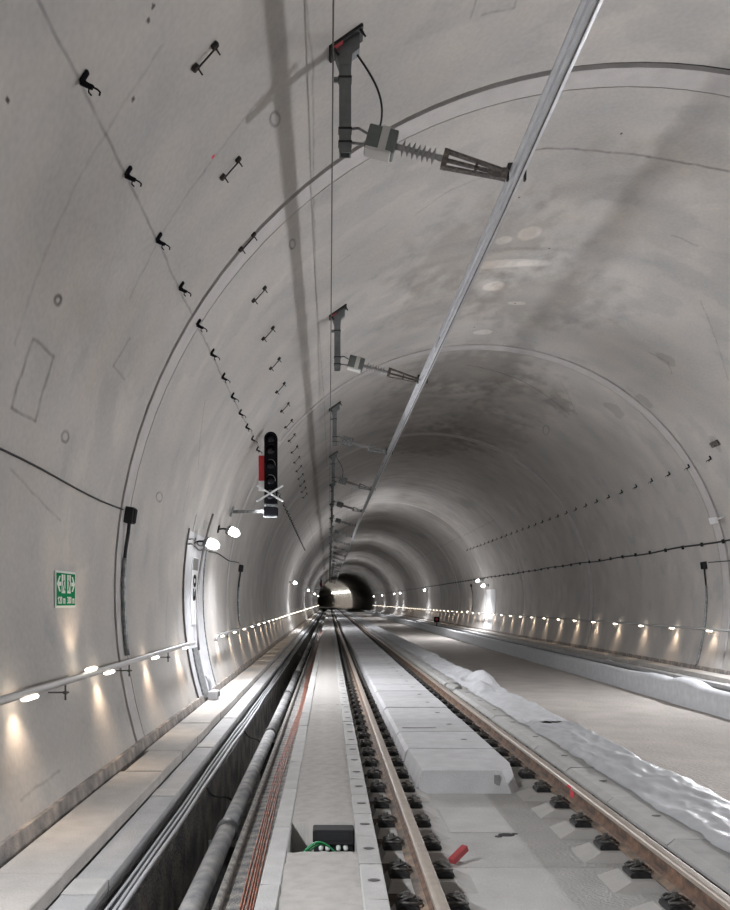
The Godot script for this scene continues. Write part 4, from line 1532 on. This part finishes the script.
# a sheet lying on the lining between two heights and two distances
func wall_patch(called: String, t: Node3D, ya: float, yb: float, da: float, db: float, lift: float, m: Material, side: float) -> MeshInstance3D:
	var st := mb()
	var n := 10
	if side > 0:
		var h := da
		da = db
		db = h
	for i in n:
		var u := lerpf(ya, yb, float(i) / n)
		var w := lerpf(ya, yb, float(i + 1) / n)
		var v := []
		for q in [[u, da, lift], [u, db, lift], [w, db, lift], [w, da, lift], [u, da, 0.006], [u, db, 0.006], [w, db, 0.006], [w, da, 0.006]]:
			var g := wf(q[0], q[1], side)
			v.append(g.origin + g.basis.z * q[2] - t.position)
		quad(st, v[0], v[1], v[2], v[3])
		quad(st, v[5], v[4], v[7], v[6])
		quad(st, v[4], v[0], v[3], v[7])
		quad(st, v[1], v[5], v[6], v[2])
		if i == 0:
			quad(st, v[4], v[5], v[1], v[0])
		if i == n - 1:
			quad(st, v[3], v[2], v[6], v[7])
	return obj(called, st, m, t)

func build_niche() -> void:
	# pale service panel framed on the wall with a number, tubes and a foot unit
	var y0 := -0.12
	var t := thing("service_niche", "pale wall panel with the number 03 and cable tubes under the first wall lamp", "wall panel", Vector3(wall_x(1.2, -1.0), -0.14, -16.2))
	var patch := func(called: String, ya: float, yb: float, da: float, db: float, lift: float, m: Material):
		return wall_patch(called, t, ya, yb, da, db, lift, m, -1.0)
	patch.call("back_panel", y0, 2.75, 15.35, 17.6, 0.02, M.panel)
	patch.call("shutter", 2.75, 3.05, 15.75, 18.0, 0.012, M.far_conc)
	patch.call("frame_post", y0, 2.78, 15.28, 15.33, 0.03, M.bracket)
	patch.call("frame_post", y0, 2.78, 17.62, 17.68, 0.035, M.galv)
	patch.call("number_plate", 1.15, 2.35, 16.05, 16.75, 0.035, M.white)
	patch.call("stain_plate", 2.12, 2.33, 16.10, 16.70, 0.040, M.bracket)
	var nb := wf(1.80, 16.40, -1.0)
	var tm := put("number_lettering", letters("03", 0.33, 0.006), M.black_paint, t)
	tm.transform = Transform3D(nb.basis * Basis(Vector3(0, 0, 1), -PI / 2), nb.origin + nb.basis.z * 0.042 - t.position)
	for q in [[16.9, 3.2, 0.7, 0.10, 0.020, "tube_rail"]]:
		var st := mb(true)
		var pts := []
		for i in 14:
			var g := wf(lerpf(q[1], q[2], i / 13.0), lerpf(q[0] + 0.1, q[0] - 0.9, i / 13.0), -1.0)
			pts.append(g.origin + g.basis.z * q[3] - t.position)
		tube(st, pts, q[4], 8)
		obj(q[5], st, M.bracket, t)
	for k in 2:
		var st := mb(true)
		var pts := []
		for i in 9:
			var g := wf(2.52 + 0.08 * k + 0.03 * sin(i * 1.1), lerpf(15.3, 17.6, i / 8.0), -1.0)
			pts.append(g.origin + g.basis.z * 0.05 - t.position)
		tube(st, pts, 0.014, 6)
		obj("cross_tube", st, M.bracket, t)
	# flat cable cover from the handrail to the floor
	patch.call("cable_cover", y0, 0.75, 15.75, 16.35, 0.05, M.galv)
	var ft := thing("floor_unit", "small pale electrical unit standing on the walkway below the number panel", "electrical unit", Vector3(-2.0, -0.14, -15.95))
	var st := mb()
	box(st, at(0, 0.08, 0), Vector3(0.16, 0.15, 0.3), 0.012)
	obj("body", st, M.panel, ft)
	st = mb()
	box(st, at(0.085, 0.09, -0.08), Vector3(0.015, 0.09, 0.10), 0.004)
	obj("socket", st, M.black_paint, ft)
	st = mb(true)
	tube(st, [Vector3(-0.05, 0.14, 0.0), Vector3(-0.07, 0.3, 0.0), Vector3(-0.12, 0.42, 0.0)], 0.03, 8)
	obj("neck", st, M.panel, ft)

func build_right_details() -> void:
	# white device on an arm reaching out of the wall
	var f := wf(EYE + 2.0, 21.55, 1.0)
	var t := thing("wall_device", "small white box on an arm above the junction box on the far wall", "wall device", f.origin)
	t.basis = f.basis
	var st := mb()
	box(st, at(0, 0, 0.11), Vector3(0.05, 0.05, 0.22), 0.006)
	obj("arm", st, M.white, t)
	st = mb()
	box(st, at(0, 0, 0.27), Vector3(0.22, 0.16, 0.12), 0.015)
	obj("body", st, M.white, t)
	# small double fixture higher on the vault
	f = seen_frame(716, 443)
	t = thing("anchor_fixture", "small grey double fixture fixed high on the vault above the hangers", "fixture", f.origin)
	t.basis = f.basis
	for k in [-1, 1]:
		st = mb()
		box(st, at(0.11 * k, 0, 0.03), Vector3(0.13, 0.13, 0.07), 0.012)
		obj("pad", st, M.brown_steel, t)
	st = mb()
	box(st, at(0, 0, 0.03), Vector3(0.12, 0.05, 0.04), 0.006)
	obj("link", st, M.brown_steel, t)
	# lit white panel under the pair of lamps on the right wall
	t = thing("equipment_board", "narrow white equipment board under the pair of lamps beyond the trackbed", "board", Vector3(wall_x(0.8, 1.0), -0.14, -54.5))
	wall_patch("sheet", t, -0.1, 2.3, 52.6, 55.6, 0.03, M.white, 1.0)
	# small signal lantern on a post by the far walkway
	t = thing("marker_post", "small black marker lantern on a short post by the far walkway", "marker post", Vector3(8.02, -1.45, -68.5))
	st = mb()
	box(st, at(0, 0.8, 0), Vector3(0.07, 1.6, 0.07))
	obj("post", st, M.dark_steel, t)
	st = mb()
	box(st, at(0, 1.7, 0), Vector3(0.42, 0.42, 0.14), 0.05)
	obj("head", st, M.black_paint, t)
	st = mb(true)
	lathe(st, Transform3D(Basis(Vector3.RIGHT, PI / 2), Vector3(0, 1.7, 0.07)), [Vector2(0, 0), Vector2(0.10, 0.0), Vector2(0.08, 0.03), Vector2(0, 0.04)], 12)
	obj("lens", st, M.red, t)

# long tube lamps on the right wall round the bend
func build_far_lamps() -> void:
	for i in 6:
		var d := 262.0 + 7.0 * i
		var y := 4.45
		var x := wall_x(y, 1.0) - 0.35
		var a := P(x, y, d)
		var b := P(x, y, d + 5.6)
		var t := thing("work_light_tube", "bright white work light tube on the wall round the far bend", "lamp", a, "work light tubes round the bend")
		var st := mb(true)
		tube(st, [Vector3.ZERO, b - a], 0.13, 8)
		obj("tube", st, M.far_tube, t)
		st = mb()
		box(st, at(0.15, 0.24, -0.5), Vector3(0.5, 0.06, 0.08))
		obj("hanger", st, M.galv, t)
		var l := SpotLight3D.new()
		l.name = "tube_light"
		l.position = (b - a) * 0.5 + Vector3(-0.2, -0.2, 0.0)
		l.basis = Basis.looking_at(Vector3(0.1, -1.0, 0.0).normalized(), Vector3(0, 0, 1))
		l.spot_angle = 66.0
		l.spot_angle_attenuation = 1.0
		l.spot_range = 100.0
		l.spot_attenuation = 2.0
		l.light_energy = 4.5
		l.light_color = Color(1.0, 0.9, 0.8)
		l.light_size = 0.3
		l.shadow_enabled = true
		t.add_child(l, true)

func _ready() -> void:
	rng.seed = 20240611
	noise.seed = 4
	noise.frequency = 0.012
	noise.fractal_octaves = 3
	# camera: eye 1.55 m above the rails, level, lens shifted as in the photograph
	var cam := Camera3D.new()
	cam.name = "camera"
	cam.near = 0.1
	cam.far = 800.0
	cam.projection = Camera3D.PROJECTION_FRUSTUM
	cam.keep_aspect = Camera3D.KEEP_HEIGHT
	cam.size = cam.near * 910.0 / F
	cam.frustum_offset = Vector2(365.0 - VX, VY - 455.0) / F * cam.near
	cam.position = Vector3(0, EYE, 0)
	add_child(cam)
	cam.current = true
	var we := WorldEnvironment.new()
	we.name = "environment"
	var e := Environment.new()
	e.background_mode = Environment.BG_COLOR
	e.background_color = Color(0, 0, 0)
	e.tonemap_mode = Environment.TONE_MAPPER_LINEAR
	e.tonemap_exposure = 1.2
	e.sdfgi_enabled = true
	e.ssao_enabled = true
	e.ssil_enabled = true
	we.environment = e
	add_child(we)

	make_materials()
	build_lining()
	build_floor()
	build_track()
	build_trench()
	build_sheets()
	# lamps of the tunnel: one row on each wall, 2.75 m above the rails
	var ly := EYE + 1.18
	wall_lamp(EYE + 1.05, 16.1, -1.0, "bright round wall lamp above the number panel", LAMP * 0.8)
	wall_lamp(EYE + 1.50, 18.9, -1.0, "bright round wall lamp below the signal arm", LAMP * 0.8)
	wall_lamp(ly, 3.4, -1.0, "round wall lamp on the near wall before the exit sign", LAMP * 0.7)
	wall_lamp(ly, 9.0, 1.0, "round wall lamp opposite the exit sign", LAMP * 1.3)
	for d in [-24.0, 54.5, 90.0, 130.0, 172.0]:
		wall_lamp(ly, d, -1.0, "distant round lamp on the signal side wall", LAMP, "lamps on the signal side wall")
	wall_lamp(EYE + 1.0, 54.7, 1.0, "bright round lamp above the white wall panel", LAMP, "lamp pair above the white panel")
	wall_lamp(EYE + 1.35, 56.3, 1.0, "bright round lamp above the white wall panel", LAMP, "lamp pair above the white panel")
	for d in [-22.0, 19.5, 88.0, 118.0, 129.0, 158.0, 188.0]:
		wall_lamp(ly, d, 1.0, "round lamp on the wall beyond the trackbed", LAMP, "lamps on the wall beyond the trackbed")
	build_far_lamps()
	build_handrail(-1.0)
	build_handrail(1.0)
	build_overhead()
	build_brackets()
	build_signal(19.0, "black railway signal on a wall arm with white cross and red plate")
	build_signal(142.0, "distant black railway signal far down the tunnel")
	build_exit_sign()
	build_niche()
	wall_cable("thin black cable along the wall above the exit sign", EYE + 1.07, -1.0, -4.0, 10.55, 0.009, 0.035, 0.0)
	junction_box(EYE + 1.02, 10.75, -1.0, "black junction box at the first ring joint beside the exit sign", 0.92)
	wall_cable("thin black cable from the number panel to its junction box", EYE + 0.98, -1.0, 18.1, 24.2, 0.011, 0.06, 0.0)
	junction_box(EYE + 0.90, 24.4, -1.0, "black junction box on the wall below the signal", 0.92)
	wall_cable("long black cable clipped along the wall beyond the trackbed", EYE + 1.45, 1.0, 14.0, 198.0, 0.022, 0.03, 1.25)
	junction_box(EYE + 0.93, 23.2, 1.0, "black junction box with silver conduit beyond the trackbed", -0.1)
	wall_cable("thin cable from the edge of the wall to the silver conduit box", EYE + 0.96, 1.0, 12.0, 23.1, 0.012, 0.03, 0.0)
	junction_box(EYE + 1.10, 61.0, 1.0, "small black box on the far wall behind the lamp pair", 0.92)
	build_right_details()
